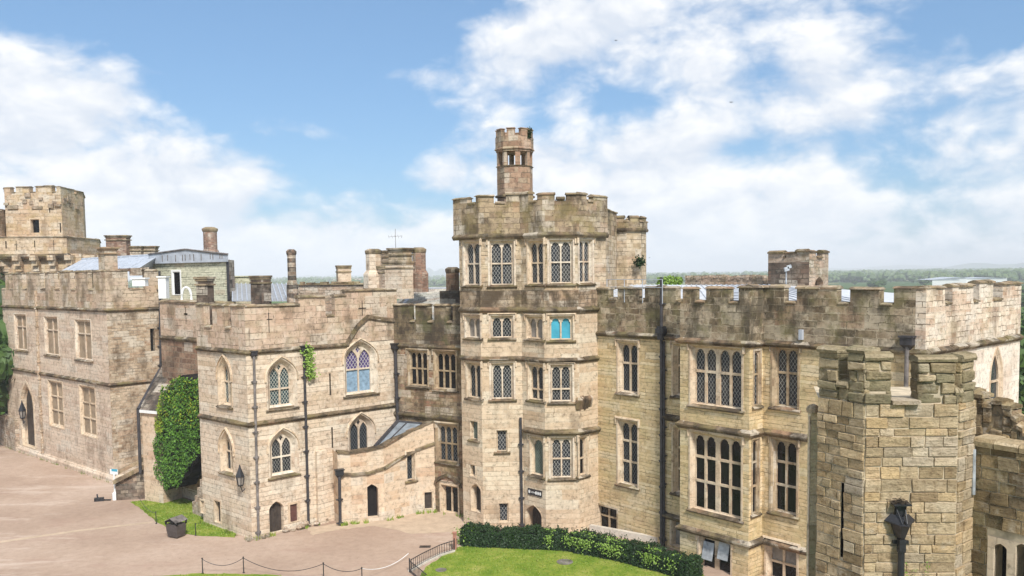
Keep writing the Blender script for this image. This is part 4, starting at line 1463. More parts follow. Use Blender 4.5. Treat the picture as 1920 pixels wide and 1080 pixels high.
for x0, i0, x1, i1, yt, xr in ((1098, 0, 1141, 0, 538, 1120), (1158, 0, 1196, 0, 537, 1170), (1209, 0, 1267, 0, 536, 1240), (1280, 2, 1302, 2, 537, 1290), (1324, 2, 1366, 2, 536, 1345),
                               (1385, 2, 1470, 4, 534, 1440), (1494, 4, 1569, 4, 536, 1530), (1594, 4, 1649, 4, 537, 1620), (1676, 4, 1772, 5, 535, 1700)):
    F = pH.f[i0 if i0 != 2 else 2]
    mer.append((S(x0, 550, i0) if x0 != 1098 else 0, S(x1, 550, i1), pH.f[4 if i1 == 4 else i0].hit(xr, yt)[1]))
zm = mer[-1][2]
mer += [(S(1786, 545, 5), S(1825, 545, 5), zm + .02), (S(1836, 545, 5), S(1862, 545, 5), zm + .15), (S(1880, 540, 5), pH.L, he.hit(1900, 527)[1])]
mid = pH.acc[5]
parapet(bG, pH, zH1 + .04, zHc, [m for m in mer if m[0] < mid], 'hall_par', th=.5, oh=.08, jit=.045, a1=mid)
pHe = PL([E0, E1])
parapet(bG, pHe, zH1 + .04, zHc, [(a - mid if a > mid else 0, b_ - mid, z) for a, b_, z in mer if b_ > mid], 'end_par', th=.5, oh=.08, jit=.045)
# leaded roof behind the parapet
n_, d_ = hw.n, hw.d
q0 = pH.pts[0] - n_ * 1.4 - d_ * 2.0
q1 = E0 - n_ * 1.4 - d_ * 1.6
q2, q3 = q1 - n_ * 11, q0 - n_ * 11
deck(bG, [pH.pts[0], pH.pts[1], pH.pts[4], E0, E1, pH.pts[0] - n_ * 13], zH1 + .9, name='gutter_deck')
mb = MB()
zr0, zr1_ = zH1 + 2.1, zH1 + 3.05
V3 = lambda p, z: Vector((p.x, p.y, z))
m0, m1 = (q0 + q3) / 2, ((q0 + q3) / 2).lerp((q1 + q2) / 2, .55)
mb.ring([V3(p, zH1 + .9) for p in (q0, q1, q2, q3)], [V3(p, zr0) for p in (q0, q1, q2, q3)])
mb.face([V3(q0, zr0), V3(q1, zr0), V3(m1, zr1_), V3(m0, zr1_)])
mb.face([V3(q1, zr0), V3(q2, zr0), V3(m1, zr1_)])
mb.face([V3(q2, zr0), V3(q3, zr0), V3(m0, zr1_), V3(m1, zr1_)])
mb.face([V3(q3, zr0), V3(q0, zr0), V3(m0, zr1_)])
rG = mb.build('roof', M['lead_pale'], bG)
mb = MB()
Lr = (q1 - q0).length
for k in range(1, int(Lr / .75)):
    u = k * .75 / Lr
    mb.tube([V3(q0.lerp(q1, u), zr0 + .02), V3(m0.lerp(m1, u), zr1_ + .02)], .035, 5)
mb.build('lead_roll', M['lead'], rG)
# slate boards and guard rail on the roof left of the tall pipe
mb = MB()
a, b_ = at(1138, 524, 57.5), at(1242, 524, 53.5)
for dz in (0, .5):
    mb.tube([a - Vector((0, 0, dz)), b_ - Vector((0, 0, dz))], .022, 6)
for u in (0, .33, .66, 1):
    p = a.lerp(b_, u)
    mb.tube([p, p - Vector((0, 0, 1.5))], .025, 6)
mb.build('guard_rail', M['lead'], rG)
po = pipe(bG, h0, 1240, 520, 1024, r=.10, hopper=False, o=.2)
mb = MB()
s_, z_ = h0.hit(1240, 622, .2)
for hw_, za, zb, o1 in ((.2, z_ - .5, z_ - .1, .36), (.3, z_ - .1, z_ + .2, .44), (.24, z_ + .2, z_ + .35, .38)):
    mb.fbox(h0, s_ - hw_, s_ + hw_, za, zb, 0, o1)
mb.build('hopper', M['black_iron'], po)
pipe(bG, h0, 1245, 640, 1024, r=.07, hopper=False, o=.14)
pipe(bG, h1, 1701, 650, 748, r=.11, hopper=True, o=.2, hs=1.5, mat='pipe_pale', x1=1698)
mb = MB()
s_, z_ = h1.hit(1502, 625, .1)
mb.fbox(h1, s_ - .1, s_ + .1, z_ - .35, z_ + .2, 0, .2)
mb.build('spout', M['lead'], bG)
for x_, y_, D_, w_, h_, nm, mt in ((1376, 563, 52.5, .95, .85, 'roof_vent', 'lead'), (1265, 558, 56, .8, .35, 'roof_hatch', 'brick'), (934, 560, 58, .6, .4, 'roof_hatch', 'white')):
    if x_ == 934:
        continue
    p = at(x_, y_, D_)
    mb = MB()
    pts = [p + Vector((w_ / 2 * cos(a_), 0, h_ * sin(a_))) for a_ in [pi * k / 8 for k in range(9)]] if nm == 'roof_vent' else [p + Vector((u, 0, v)) for u, v in ((w_ / 2, 0), (w_ / 2, h_), (-w_ / 2, h_), (-w_ / 2, 0))]
    mb.ring(pts, [q_ + Vector((0, 1.0, 0)) for q_ in pts])
    mb.face(pts)
    for k in range(3):
        mb.bx(p.x - w_ * .28, p.y - .03, p.z + .12 + k * .17, p.x + w_ * .28, p.y + .01, p.z + .17 + k * .17)
    mb.build(nm, M[mt], rG)
p = at(1474, 530, 56)
mb = MB()
mb.tube([p - Vector((0, 0, .8)), p + Vector((0, 0, .75))], .05, 8)
mb.box(p + Vector((0, -.05, .85)), (.14, 0, .04), (0, .1, 0), (-.03, 0, .12))
mb.box(p + Vector((.16, -.05, 1.0)), (.12, 0, .04), (0, .1, 0), (-.03, 0, .1))
mb.build('roof_floodlight', M['ltgrey'], rG)
# rubble gable and shrub behind the roof
c0, c1 = at(1285, 536, 64), at(1430, 536, 60)
FG = Fac(c0, c1)
zt_ = at(1350, 517, 62).z
mb = MB()
for k in range(26):
    s0, s1 = FG.L * k / 26, FG.L * (k + 1) / 26
    j = random.uniform(-.1, .08)
    mb.fbox(FG, s0, s1, zt_ - 3, zt_ - .2 + j, -.8, random.uniform(0, .05))
    mb.fbox(FG, s0 + .02, s1 - .02, zt_ - .2 + j, zt_ + j, -.85, .08)
mb.build('rubble_gable', M['rubble'], bG)
mb = MB()
for k in range(900):
    a = random.uniform(0, 2 * pi)
    rr = random.random() ** .5
    p = at(1256, 525, 65) + Vector((cos(a) * rr * 1.0, sin(a) * rr * .6, random.uniform(-.7, .35) * (1 - rr * .5)))
    mb.leaf(p, .2)
sh = mb.build('roof_shrub', M['sprig'])
tag(sh, 'bright green shrub growing behind the hall roof beside the tall pipe', 'shrub')

# ---- small battlemented tower beyond the hall roof
cc = at(1517, 520, 57).xy
k0, k1 = facp(cc, 139), facp(cc, 48)
pS = PL([k0.P(k0.hit(1440, 520)[0], 0), cc, k1.P(k1.hit(1553, 520)[0], 0)])
bS = thing('roof_turret', 'small square stone turret with a darker left face and an arched opening beyond the hall roof', 'turret', cc)
opening(bS, pS.f[1], 1528, 519, 1543, 535, name='arched_opening', arch=.5, rev=.8, jamb=.03, surround=.05, frame='rubble')
Z0 = k0.hit(1480, 470)[1]
walls(bS, pS, 12, Z0 - .75, 'rubble', segs=(1,))
walls(bS, pS, 12, Z0 - .75, 'dark', segs=(0,), back=[pS.pts[2] - k1.n * 2.8, pS.pts[0] - k0.n * 1.4])  # darker stone on the left face
zs_ = lambda x, i: pS.s(x, 480, i)
parapet(bS, pS, Z0 - .75, Z0 - .45, [(0, zs_(1468, 0), Z0), (zs_(1474, 0), zs_(1492, 0), Z0 - .05), (zs_(1493, 0), zs_(1530, 1), Z0 + .05), (zs_(1542, 1), pS.L, Z0)], 'rubble', cop='string', th=.4, jit=.05)

# ---- slate-hung block with its flat lead roof
qa, qb = at(286, 520, 84).xy, at(429, 520, 76).xy
qc = at(440, 520, 79).xy
pV = PL([qa, qb, qc])
bV = thing('slate_hung_block', 'green slate-hung rooftop block under a flat grey lead roof with quoined corner', 'building', qa)
V0 = pV.f[0]
zv1 = V0.hit(360, 493)[1]
zv0 = V0.hit(360, 566)[1]
opening(bV, V0, 325, 511, 337, 552, name='door', leaf='clear', frame='white', jamb=.08, surround=.16, rev=.12)
walls(bV, pV, zv0 - 6, zv1, 'slate_hung', segs=(0,), back=[qc * 1.1, qa * 1.1])
walls(bV, pV, zv0 - 6, zv1 + .2, 'band', segs=(1,), name='quoins')
mb = MB()
mb.fbox(V0, V0.L - .14, V0.L + .05, zv0 - 5, zv1 + .1, 0, .12)
mb.build('downpipe', M['pipe'], bV)
zA, zB, zC = V0.hit(292, 477)[1], V0.hit(352, 468)[1], V0.hit(437, 477)[1]
s0, sm_, s1 = -.1, V0.hit(352, 470)[0], V0.L + .3
mb = MB()
fr = [V0.P(s0, zv1 + .02, .25), V0.P(s1, zv1 + .02, .25), V0.P(s1, zC, .25), V0.P(sm_, zB, .25), V0.P(s0, zA, .25)]
bk_ = [Vector((p.x * 1.1, p.y * 1.1, p.z - .5)) for p in fr]
mb.ring(fr, bk_)
mb.face(fr)
rV = mb.build('roof', M['lead'], bV)
mb = MB()
mb.tube([fr[4] + Vector((0, -.05, .03)), fr[3] + Vector((0, -.05, .03)), fr[2] + Vector((0, -.05, .03))], .08, 6)
for x in (309, 319, 334, 347, 352, 361, 368, 382, 399, 404, 417, 421):
    s_ = V0.hit(x, 482)[0]
    mb.fbox(V0, s_ - .03, s_ + .03, zv1 + .15 + random.random() * .2, zv1 + .75, .25, .29)
mb.build('lead_seam', M['pipe_pale'], rV)
c = at(395, 472, 82)
chimney(rV, c, 1.2, 1.2, c.z - .2, at(395, 433, 82).z, 'brick', kind='round', capo=.08)
c = at(385, 556, 66)
chimney(bV, c, 1.0, .7, c.z - 3, at(385, 527, 66).z, 'dark', rot=-20)
# white roof bits: parapet cowl, little arched hood, drain box
for x, y, w, h in ((307, 540, .55, 1.5), (263, 530, .9, .5)):
    mb = MB()
    p = at(x, y, 66.5)
    mb.box(p, (w / 2, 0, 0), (0, .3, 0), (0, 0, h / 2))
    mb.box(p + Vector((0, 0, h / 2 + .06)), (w / 2 + .08, 0, 0), (0, .38, 0), (0, 0, .05))
    mb.build('roof_box', M['white'], bV)
mb = MB()
p = at(350, 562, 66)
mb.tube([p + Vector((-.35 * cos(a_), 0, .9 * sin(a_) ** .7)) for a_ in [pi * k / 10 for k in range(11)]], .09, 6)
mb.build('vent_hoop', M['white'], bV)

# ---- roofs and stacks behind the chapel
bQ = thing('rear_range', 'low rear range of ribbed lead roofs crowned by a cluster of stone chimney stacks', 'building', at(600, 560, 72).xy)
mb = MB()
a, b_, c, d = at(436, 565, 70), at(560, 565, 66), at(545, 532, 82), at(436, 532, 86)
mb.face([a, b_, c, d])
rQ = mb.build('roof', M['lead_ribbed'], bQ)
mb = MB()
for k in range(14):
    u = k / 13
    mb.tube([a.lerp(b_, u) + Vector((0, 0, .04)), d.lerp(c, u) + Vector((0, 0, .04))], .06, 5)
mb.build('lead_roll', M['lead'], rQ)
mb = MB()
p, q = at(436, 545, 88), at(478, 545, 87)
FQ = Fac(p, q)
mb.fbox(FQ, 0, FQ.L, p.z - 4, at(455, 519, 88).z, -2, 0)
mb.fbox(FQ, -.1, FQ.L + .1, at(455, 519, 88).z, at(455, 517, 88).z, -2.1, .12)
mb.build('back_wall', M['slate_hung'], bQ)
mb = MB()
p, q = at(560, 556, 74), at(690, 556, 72)
FQ = Fac(p, q)
mb.fbox(FQ, 0, FQ.L, 11, at(620, 534, 73).z, -7, 0)
mb.build('flat_roof_wall', M['rubble'], bQ)
mb = MB()
mb.fbox(FQ, -.1, FQ.L + .1, at(620, 534, 73).z, at(620, 532.5, 73).z, -7.1, .15)
for k in range(18):
    s_ = random.uniform(0, FQ.L)
    mb.fbox(FQ, s_, s_ + random.uniform(.3, .8), at(620, 532.5, 73).z, at(620, 532.5, 73).z + random.uniform(.05, .25), -.4, .05)
mb.build('coping', M['coping'], bQ)
c = at(490, 566, 68)
chimney(rQ, c, 1.15, 1, c.z - 2, at(490, 524, 68).z, 'dark', rot=-30, capo=.06)
c = at(549, 566, 66)
chimney(rQ, c, .8, .8, c.z - 1, at(549, 476, 66).z, 'band', kind='oct', cap='dark', capo=.05)
c = at(645, 540, 76)
chimney(rQ, c, 1.15, 1.0, c.z - 2, at(645, 504, 76).z, 'chapel', rot=20, capo=.05)
cx, D0 = 741, 72
Zq = lambda y: at(cx, y, D0).z
def stack(x0, x1, y0, y1, mat, D=D0, kind='box', rot=-30, **k):
    p = at((x0 + x1) / 2, y1, D)
    w = (x1 - x0) / FPX * D * (.80 if kind == 'box' else 1.15)
    return chimney(rQ, p, w, w * .8, at(cx, y1, D).z, at(cx, y0, D).z, mat, kind=kind, rot=rot, **k)
stack(686, 718, 474, 546, 'chapel', kind='oct', capo=.05)
stack(720, 775, 497, 560, 'chapel', 71, capo=.05)
stack(730, 772, 472, 500, 'tower_top', 71, capo=.10)
stack(712, 740, 476, 510, 'rubble', 74, capo=.06)
stack(773, 801, 472, 548, 'brick', 71.5, kind='oct', capo=.05)
stack(702, 735, 505, 560, 'rubble', 71.6, capo=.04)
# aerial on the chimney cluster
p = at(742, 472, 71.5)
oa = MB()
oa.tube([p, p + Vector((0, 0, 1.9))], .018, 6)
for k in range(5):
    q = p + Vector((-.55 + k * .26, 0, 1.25))
    oa.tube([q + Vector((0, -.25, .12)), q + Vector((0, .25, -.12))], .010, 5)
oa.tube([p + Vector((-.6, 0, 1.25)), p + Vector((.6, 0, 1.3))], .011, 5)
oa = oa.build('aerial', M['pipe_pale'])
tag(oa, 'thin television aerial on top of the chimney cluster', 'aerial')


# ================================================================== FOREGROUND RUIN
def block_mat(name, cols, seed, gcol=(.09, .07, .045), mcol=(.20, .20, .08), moss=.4, gth=.56):
    m, t = new_mat(name)
    geo = t.n('ShaderNodeNewGeometry')
    pos = t.vm('ADD', geo.outputs['Position'], (seed, seed, seed))
    ri = geo.outputs['Random Per Island']
    k = len(cols)
    c = t.ramp(t.m('ADD', ri, t.m('MULTIPLY', t.m('SUBTRACT', t.noise(pos, 1.4, 5, .6), .5), .7)), [(i / (k - 1), q) for i, q in enumerate(cols)])
    wn = t.n('ShaderNodeTexWhiteNoise', {1: t.m('MULTIPLY', ri, 77.0)}, noise_dimensions='1D').outputs[0]
    c = t.mix(1., c, t.ramp(wn, [(0, (.70, .66, .60)), (.35, (1.02, .98, .9)), (.7, (1, 1, 1)), (1, (1.24, 1.14, .98))]), 'MULTIPLY')
    c = t.mix(t.mr_s(t.noise(t.vm('ADD', pos, (7, 2, 3)), 1.1, 8, .7), .55, .66, 0, .5), c, (.62, .54, .42))
    lay = t.noise(t.vm('MULTIPLY', pos, (1.2, 1.2, 9)), 1.0, 6, .7)
    c = t.mix(1., c, t.ramp(lay, [(.3, (.74, .72, .7)), (.55, (1, 1, 1)), (.75, (1.18, 1.16, 1.12))]), 'MULTIPLY')
    c = t.mix(1., c, t.ramp(t.noise(pos, 9, 8, .75), [(.33, (.5, .47, .44)), (.48, (.98, .98, .98)), (.6, (1.06, 1.06, 1.05)), (.72, (1.36, 1.35, 1.32))]), 'MULTIPLY')
    c = t.mix(t.mr_s(t.noise(pos, .7, 7, .68), .5, .68, 0, moss), c, mcol)
    c = t.mix(t.mr_s(t.noise(pos, .45, 7, .7), gth, gth + .16, 0, .65), c, gcol)
    c = t.mix(t.mr_s(t.noise(pos, 4.5, 9, .8), .60, .68, 0, .6), c, gcol)
    hgt = t.m('ADD', t.m('MULTIPLY', lay, .8), t.noise(pos, 11, 7, .7))
    finish(t, c, .92, hgt, 1.0, .06, .12)
    return m


M['blocks'] = block_mat('turret_blocks', [(.43, .33, .205), (.53, .42, .275), (.40, .30, .185), (.58, .475, .33), (.49, .37, .235), (.56, .45, .30)], 3.0, moss=.16)
M['blocks_pale'] = block_mat('repaired_blocks', [(.48, .395, .29), (.54, .455, .345), (.44, .35, .25)], 5.0, moss=.12, gth=.64)
M['blocks_moss'] = block_mat('mossy_blocks', [(.30, .25, .155), (.44, .36, .24), (.24, .21, .13), (.53, .44, .31)], 8.0, mcol=(.20, .195, .11), moss=.42, gth=.53)
M['blocks_dark'] = block_mat('ruin_blocks', [(.22, .165, .10), (.36, .27, .16), (.15, .115, .075), (.42, .33, .20), (.30, .21, .12)], 11.0, moss=.4, mcol=(.17, .165, .08), gth=.53)
M['mortar'] = plain('lime_mortar', (.50, .415, .295), .95, .35, 3, 0, .1)


def blocks(mb, F, s0, s1, z0, z1, bw=(.26, .74), bh=(.17, .31), holes=(), o=.035, jo=.022, gap=.022, e0=0.0, e1=0.0, pick=None, rnd=0.0):
    z = z0
    while z < z1 - .08:
        h = min(random.uniform(*bh), z1 - z)
        if z1 - z - h < .12:
            h = z1 - z
        s = s0 - e0
        first = True
        while s < s1 + e1 - .02:
            w = random.uniform(*bw) * (.6 if first and random.random() < .5 else 1)
            first = False
            if s1 + e1 - s - w < .22:
                w = s1 + e1 - s
            spans = [(s, s + w)]
            for a0, a1, b0, b1 in holes:
                if z < b1 and z + h > b0:
                    spans = [q for u, v in spans for q in ((u, min(v, a0)), (max(u, a1), v)) if q[1] - q[0] > .04]
            for u, v in spans:
                oo = o + random.uniform(-jo, jo)
                tg, mi = mb, (pick(u + (v - u) / 2, z + h / 2) if pick else 0)
                zz0, zz1 = z + gap / 2, z + h - gap / 2
                j = lambda: random.uniform(-rnd, rnd)
                fr = [F.P(u + gap / 2 + j(), zz0 + j(), oo), F.P(v - gap / 2 + j(), zz0 + j(), oo), F.P(v - gap / 2 + j(), zz1 + j(), oo + j()), F.P(u + gap / 2 + j(), zz1 + j(), oo + j())]
                bk = [F.P(u + gap / 2, zz0, -.12), F.P(v - gap / 2, zz0, -.12), F.P(v - gap / 2, zz1, -.12), F.P(u + gap / 2, zz1, -.12)]
                k = len(tg.v)
                tg.v += fr + bk
                for q in ((0, 1, 2, 3), (7, 6, 5, 4), (0, 4, 5, 1), (1, 5, 6, 2), (2, 6, 7, 3), (3, 7, 4, 0)):
                    tg.f.append(tuple(k + i for i in q))
                    tg.m.append(mi)
            s += w
        z += h


def bevel(o, w=.02, seg=2):
    md = o.modifiers.new('bevel', 'BEVEL')
    md.width = w
    md.segments = seg
    md.limit_method = 'NONE'
    return o


b0 = at(1622, 800, 21).xy
ft = facp(b0, 93)
fa_ = facp(b0, 152)
a0_ = fa_.P(fa_.hit(1533, 850)[0], 0).xy
c0_ = ft.P(ft.hit(1795, 850)[0], 0).xy
fd_ = facp(c0_, 52)
d0_ = fd_.P(fd_.hit(1826, 850)[0], 0).xy
pZ = PL([a0_, b0, c0_, d0_, d0_ + Vector((.2, 2.4))])
bZ = thing('ruined_turret', 'weathered foreground turret of rough yellow-brown blocks with broken mossy merlons', 'turret', b0)
z0f, z1f, z2f, z3f = pZ.f
zc = z1f.hit(1700, 757)[1]
sl_ = z0f.rect(1577, 905, 1582, 1045)
hz = [(sl_[0], sl_[1], sl_[2], sl_[3])]
mbs = MB()


def pickF(F):
    r0 = F.rect(1695, 812, 1800, 872)
    r1 = F.rect(1690, 760, 1740, 785)

    def p(s, z):
        if r0[0] < s < r0[1] and r0[2] < z < r0[3] and random.random() < .8:
            return 1
        if r1[0] < s < r1[1] and r1[2] < z < r1[3]:
            return 1
        return 1 if random.random() < .06 else 0
    return p


blocks(mbs, z0f, 0, z0f.L, 2, zc, holes=hz, pick=lambda s, z: 1 if random.random() < .05 else 0, e1=.0, rnd=.012)
blocks(mbs, z1f, 0, z1f.L, 2, zc, bw=(.26, .8), pick=pickF(z1f), rnd=.012)
rr = z2f.rect(1797, 820, 1826, 900)
blocks(mbs, z2f, 0, z2f.L, 2, zc, bw=(.3, .6), pick=lambda s, z: 1 if (rr[2] < z < rr[3] and random.random() < .8) or random.random() < .25 else 0, rnd=.012)
blocks(mbs, z3f, 0, z3f.L, 2, zc, pick=lambda s, z: 0)
bevel(mbs.build('block_facing', [M['blocks'], M['blocks_pale']], bZ), .012)
mb = MB()
for F in pZ.f:
    lp = [(sl_[0], sl_[2]), (sl_[1], sl_[2]), (sl_[1], sl_[3]), (sl_[0], sl_[3])] if F is z0f else None
    mb.poly(F, [(0, -.5), (F.L, -.5), (F.L, zc - .02), (0, zc - .02)], 0, [lp] if lp else [])
lp = [(sl_[0], sl_[2]), (sl_[1], sl_[2]), (sl_[1], sl_[3]), (sl_[0], sl_[3])]
mb.face([(a0_.x, a0_.y, zc - .02), (b0.x, b0.y, zc - .02), (c0_.x, c0_.y, zc - .02), (d0_.x, d0_.y, zc - .02), (d0_.x + .2, d0_.y + 2.4, zc - .02), (a0_.x + .6, a0_.y + 2, zc - .02)])
mb.build('wall', M['mortar'], bZ)
mb = MB()
mb.poly(z0f, lp, -.3)
mb.ring([z0f.P(s, z, .0) for s, z in lp], [z0f.P(s, z, -.3) for s, z in lp])
mb.build('arrow_slit', M['void'], bZ)
# merlons, each laid from mossy blocks with rounded caps
TH = .42
for F, x0, x1, yt, yl in ((z0f, 1535, 1571, 661, 757), (z0f, 1572, 1590, 727, 757), (z0f, 1591, 1622, 662, 757), (z1f, 1622, 1672, 676, 757), (z1f, 1721, 1792, 679, 757), (z1f, 1792, 1796, 741, 757), (z2f, 1797, 1802, 741, 757), (z2f, 1803, 1826, 677, 757)):
    mm, mc = MB(), MB()
    s0, s1 = F.hit(x0, 700)[0], F.hit(x1, 700)[0]
    zt = F.hit((x0 + x1) / 2, yt)[1]
    n = max(1, round((zt - zc) / .33))
    for side in (0, 1):
        G = F if side == 0 else Fac(F.P(F.L, 0, -TH).xy, F.P(0, 0, -TH).xy)
        u0, u1 = (s0, s1) if side == 0 else (F.L - s1, F.L - s0)
        blocks(mm, G, u0, u1, zc, zt, bw=(.4, .8), bh=(.2, .3), o=.03, jo=.05, rnd=.035)
    for sx, sg in ((s0, -1), (s1, 1)):
        G = Fac(F.P(sx, 0, -TH).xy, F.P(sx, 0, 0).xy) if sg < 0 else Fac(F.P(sx, 0, 0).xy, F.P(sx, 0, -TH).xy)
        blocks(mm, G, 0, TH, zc, zt, bw=(.5, .6), bh=(.27, .36), o=.0, jo=.02, rnd=.015)
    mm.fbox(F, s0 + .03, s1 - .03, zc - .02, zt - .03, -TH + .03, -.03, 1)
    # cap stones
    nn = max(1, round((s1 - s0) / .7))
    for i in range(nn):
        u0, u1 = s0 + (s1 - s0) * i / nn + .01, s0 + (s1 - s0) * (i + 1) / nn - .01
        j = random.uniform(-.03, .05)
        pr = [(.05, zt + .005), (.07, zt + .07), (.03, zt + .13 + j), (-TH * .5, zt + .17 + j), (-TH - .03, zt + .13 + j), (-TH - .07, zt + .07), (-TH - .05, zt + .005)]
        r0 = [F.P(u0 - .03, z, o) for o, z in pr]
        r1 = [F.P(u1 + (.03 if i == nn - 1 else 0), z, o) for o, z in pr]
        mc.ring(r0, r1)
        mc.face(r0[::-1])
        mc.face(r1)
    mo = bevel(mm.build('merlon', [M['blocks_moss'], M['mortar']], bZ), .03, 3)
    bevel(mc.build('cap_stone', M['blocks_moss'], mo), .035, 3)
mb = MB()
s0, s1, za, zb = z1f.rect(1670, 750, 1722, 758)
mb.fbox(z1f, s0, s1, zc + .0, zc + .09, -TH, .16)
bevel(mb.build('ledge_stone', M['blocks_pale'], bZ), .03)
# pigeon-spike style rainwater head with flared collar
po = MB()
sx, zx = z1f.hit(1690, 1030, .2)
zq = lambda y: z1f.hit(1690, y, .2)[1]
po.tube([z1f.P(sx, zq(1028), .2), z1f.P(sx, 0, .2)], .075, 12)
for y in (1029, 1150):
    po.tube([z1f.P(sx, zq(y), .2), z1f.P(sx, zq(y) - .07, .2)], .1, 12)
po.fbox(z1f, sx - .07, sx + .07, zq(1031), zq(1010), .11, .29)
po.fbox(z1f, sx - .16, sx + .2, zq(1022), zq(1016), 0, .12)
po = po.build('drainpipe', M['black_iron'], bZ)
hb = MB()
rr = []
for y, w, d in ((1008, .10, .28), (1000, .13, .32), (988, .18, .38), (982, .2, .42), (981, .17, .36), (979.5, .17, .36)):
    rr.append([z1f.P(sx + u, zq(y), o) for u, o in ((-w, 0.02), (w, 0.02), (w, d * .55), (w * .5, d), (-w * .5, d), (-w, d * .55))])
for a, b_ in zip(rr, rr[1:]):
    hb.ring(a, b_)
hb.face(rr[-1])
for u in (-.34, .05):   # splayed flashing wings
    q = [z1f.P(sx + u, zq(978), .06), z1f.P(sx + u + .29, zq(982 if u < 0 else 978), .40 if u < 0 else .40), z1f.P(sx + (.02 if u < 0 else .05), zq(968), .30), z1f.P(sx + (-.2 if u < 0 else .24), zq(966), .06)]
    if u > 0:
        q = [z1f.P(sx + .35, zq(978), .06), z1f.P(sx + .05, zq(982), .40), z1f.P(sx - .02, zq(968), .30), z1f.P(sx + .2, zq(966), .06)]
    hb.ring(q, [p - Vector((0, 0, .03)) for p in q])
    hb.face(q)
for k in (-1, 1):
    hb.tube([z1f.P(sx + .11 * k, zq(951), .10), z1f.P(sx + .055 * k, zq(979), .37)], .014, 6)
hb.fbox(z1f, sx - .11, sx + .11, zq(972), zq(948), .02, .12)
hb.fbox(z1f, sx - .2, sx + .2, zq(948), zq(945), .0, .26)
hb.build('hopper', M['black_iron'], po)
nb = MB()
for k in range(60):
    p = z1f.P(sx + random.gauss(-.02, .07), zq(944) + abs(random.gauss(0, .03)), random.uniform(.06, .22))
    d = Vector((random.gauss(0, 1), random.gauss(0, 1), random.gauss(0, .3))).normalized() * .09
    nb.tube([p - d, p + d], .006, 4)
tag(nb.build('bird_nest', M['bark']), 'untidy twig nest on top of the black rainwater head', 'nest')
pb = MB()
for k in range(9):
    base = z1f.P(sx + random.uniform(-.2, .75), zq(1110), .12)
    hh = random.uniform(.35, .75)
    for j in range(16):
        p = base + Vector((random.gauss(0, .02), random.gauss(0, .02), hh * j / 15))
        pb.leaf(p + Vector((random.gauss(0, .035), -abs(random.gauss(0, .03)), 0)), .055)
tag(pb.build('wall_weed', M['sprig']), 'spindly bright green weeds growing up beside the rainwater pipe', 'plant')

# slender shaft left of the turret
sp = at(1523, 900, 22.6)
bY = thing('stone_shaft', 'slender greenish stone shaft with a rounded cap standing left of the rough turret', 'pillar', sp.xy)
zt_ = at(1523, 772, 22.6).z
mb = MB()
z = 1.0
while z < zt_ - .2:
    h = random.uniform(.5, .9)
    h = min(h, zt_ - z)
    mb.bx(sp.x - .095, sp.y - .1, z + .006, sp.x + .095, sp.y + .1, z + h - .006)
    z += h
M['shaft'] = block_mat('shaft_blocks', [(.62, .58, .43), (.70, .64, .48), (.50, .50, .36)], 14.0, mcol=(.42, .46, .30), moss=.4, gth=.62)
bevel(mb.build('shaft', M['shaft'], bY), .02)
mb = MB()
mb.lathe((sp.x, sp.y, zt_), [(.15, -.02), (.17, .04), (.16, .1), (.10, .17), (.03, .2)], 12)
bevel(mb.build('cap', M['blocks_pale'], bY), .02)
mb = MB()
for k in (-1, 1):
    mb.tube([(sp.x + .115 * k, sp.y - .10, 1), (sp.x + .115 * k, sp.y - .10, zt_ - .1)], .022, 6)
mb.build('edge_roll', M['dressed_pale'], bY)

# ruined wall at the right edge
bO = thing('ruined_wall', 'broken dark stone wall stepping down at the right edge with a two-light opening', 'wall', at(1880, 900, 22).xy)
r0_, r1_ = at(1818, 900, 22.6).xy, at(2010, 900, 21.6).xy
FO = Fac(r0_, r1_)
zq2 = lambda y: FO.hit(1870, y)[1]
wa = [FO.rect(1864, 1019, 1888, 1120), FO.rect(1905, 1019, 1929, 1120)]
mb, ob = MB(), MB()
sN = FO.L
zO = zq2(842)
hh = [(w[0], w[1], w[2] - 2, w[3] + .0) for w in wa]
fx0, fx1 = wa[0][0] - .16, wa[1][1] + .16
blocks(ob, FO, 0, sN, 2, zO, bw=(.35, .75), bh=(.22, .32), holes=[(fx0, fx1, -9, wa[0][3] + .14)], rnd=.015)
bevel(ob.build('block_facing', M['blocks_dark'], bO), .025)
holes = [[(w[0], w[2]), (w[1], w[2])] + arch_pts(w[0], w[1], w[3] - .12, .12, 5) for w in wa]
mb.poly(FO, [(0, 0), (sN, 0), (sN, zO), (0, zO)], 0, holes)
for h_ in holes:
    mb.ring([FO.P(s, z, 0) for s, z in h_], [FO.P(s, z, -.4) for s, z in h_])
mb.build('wall', M['mortar'], bO)
mb = MB()
mb.poly(FO, [(fx0 + .01, 3), (fx1 - .01, 3), (fx1 - .01, wa[0][3] + .13), (fx0 + .01, wa[0][3] + .13)], .03, holes)
for h_ in holes:
    mb.ring([FO.P(s, z, .03) for s, z in h_], [FO.P(s, z, -.2) for s, z in h_])
wo = mb.build('window', M['dressed'], bO)
mb = MB()
mb.poly(FO, [(fx0, 2.5), (fx1, 2.5), (fx1, wa[0][3]), (fx0, wa[0][3])], -.35)
mb.build('pane', M['void'], wo)
mb = MB()
s = FO.hit(1827, 830)[0]
while s < sN:
    w = random.uniform(.5, .62) if s > .3 else .48
    j = random.uniform(-.03, .03)
    pr = [(.07, zO), (.09, zO + .12), (.02, zO + .2 + j), (-.5, zO + .22 + j), (-.55, zO)]
    ra, rb = [FO.P(s + .012, z, o) for o, z in pr], [FO.P(s + w - .012, z, o) for o, z in pr]
    mb.ring(ra, rb)
    mb.face(ra[::-1])
    mb.face(rb)
    s += w
bevel(mb.build('cap_stones', M['blocks'], bO), .04, 3)
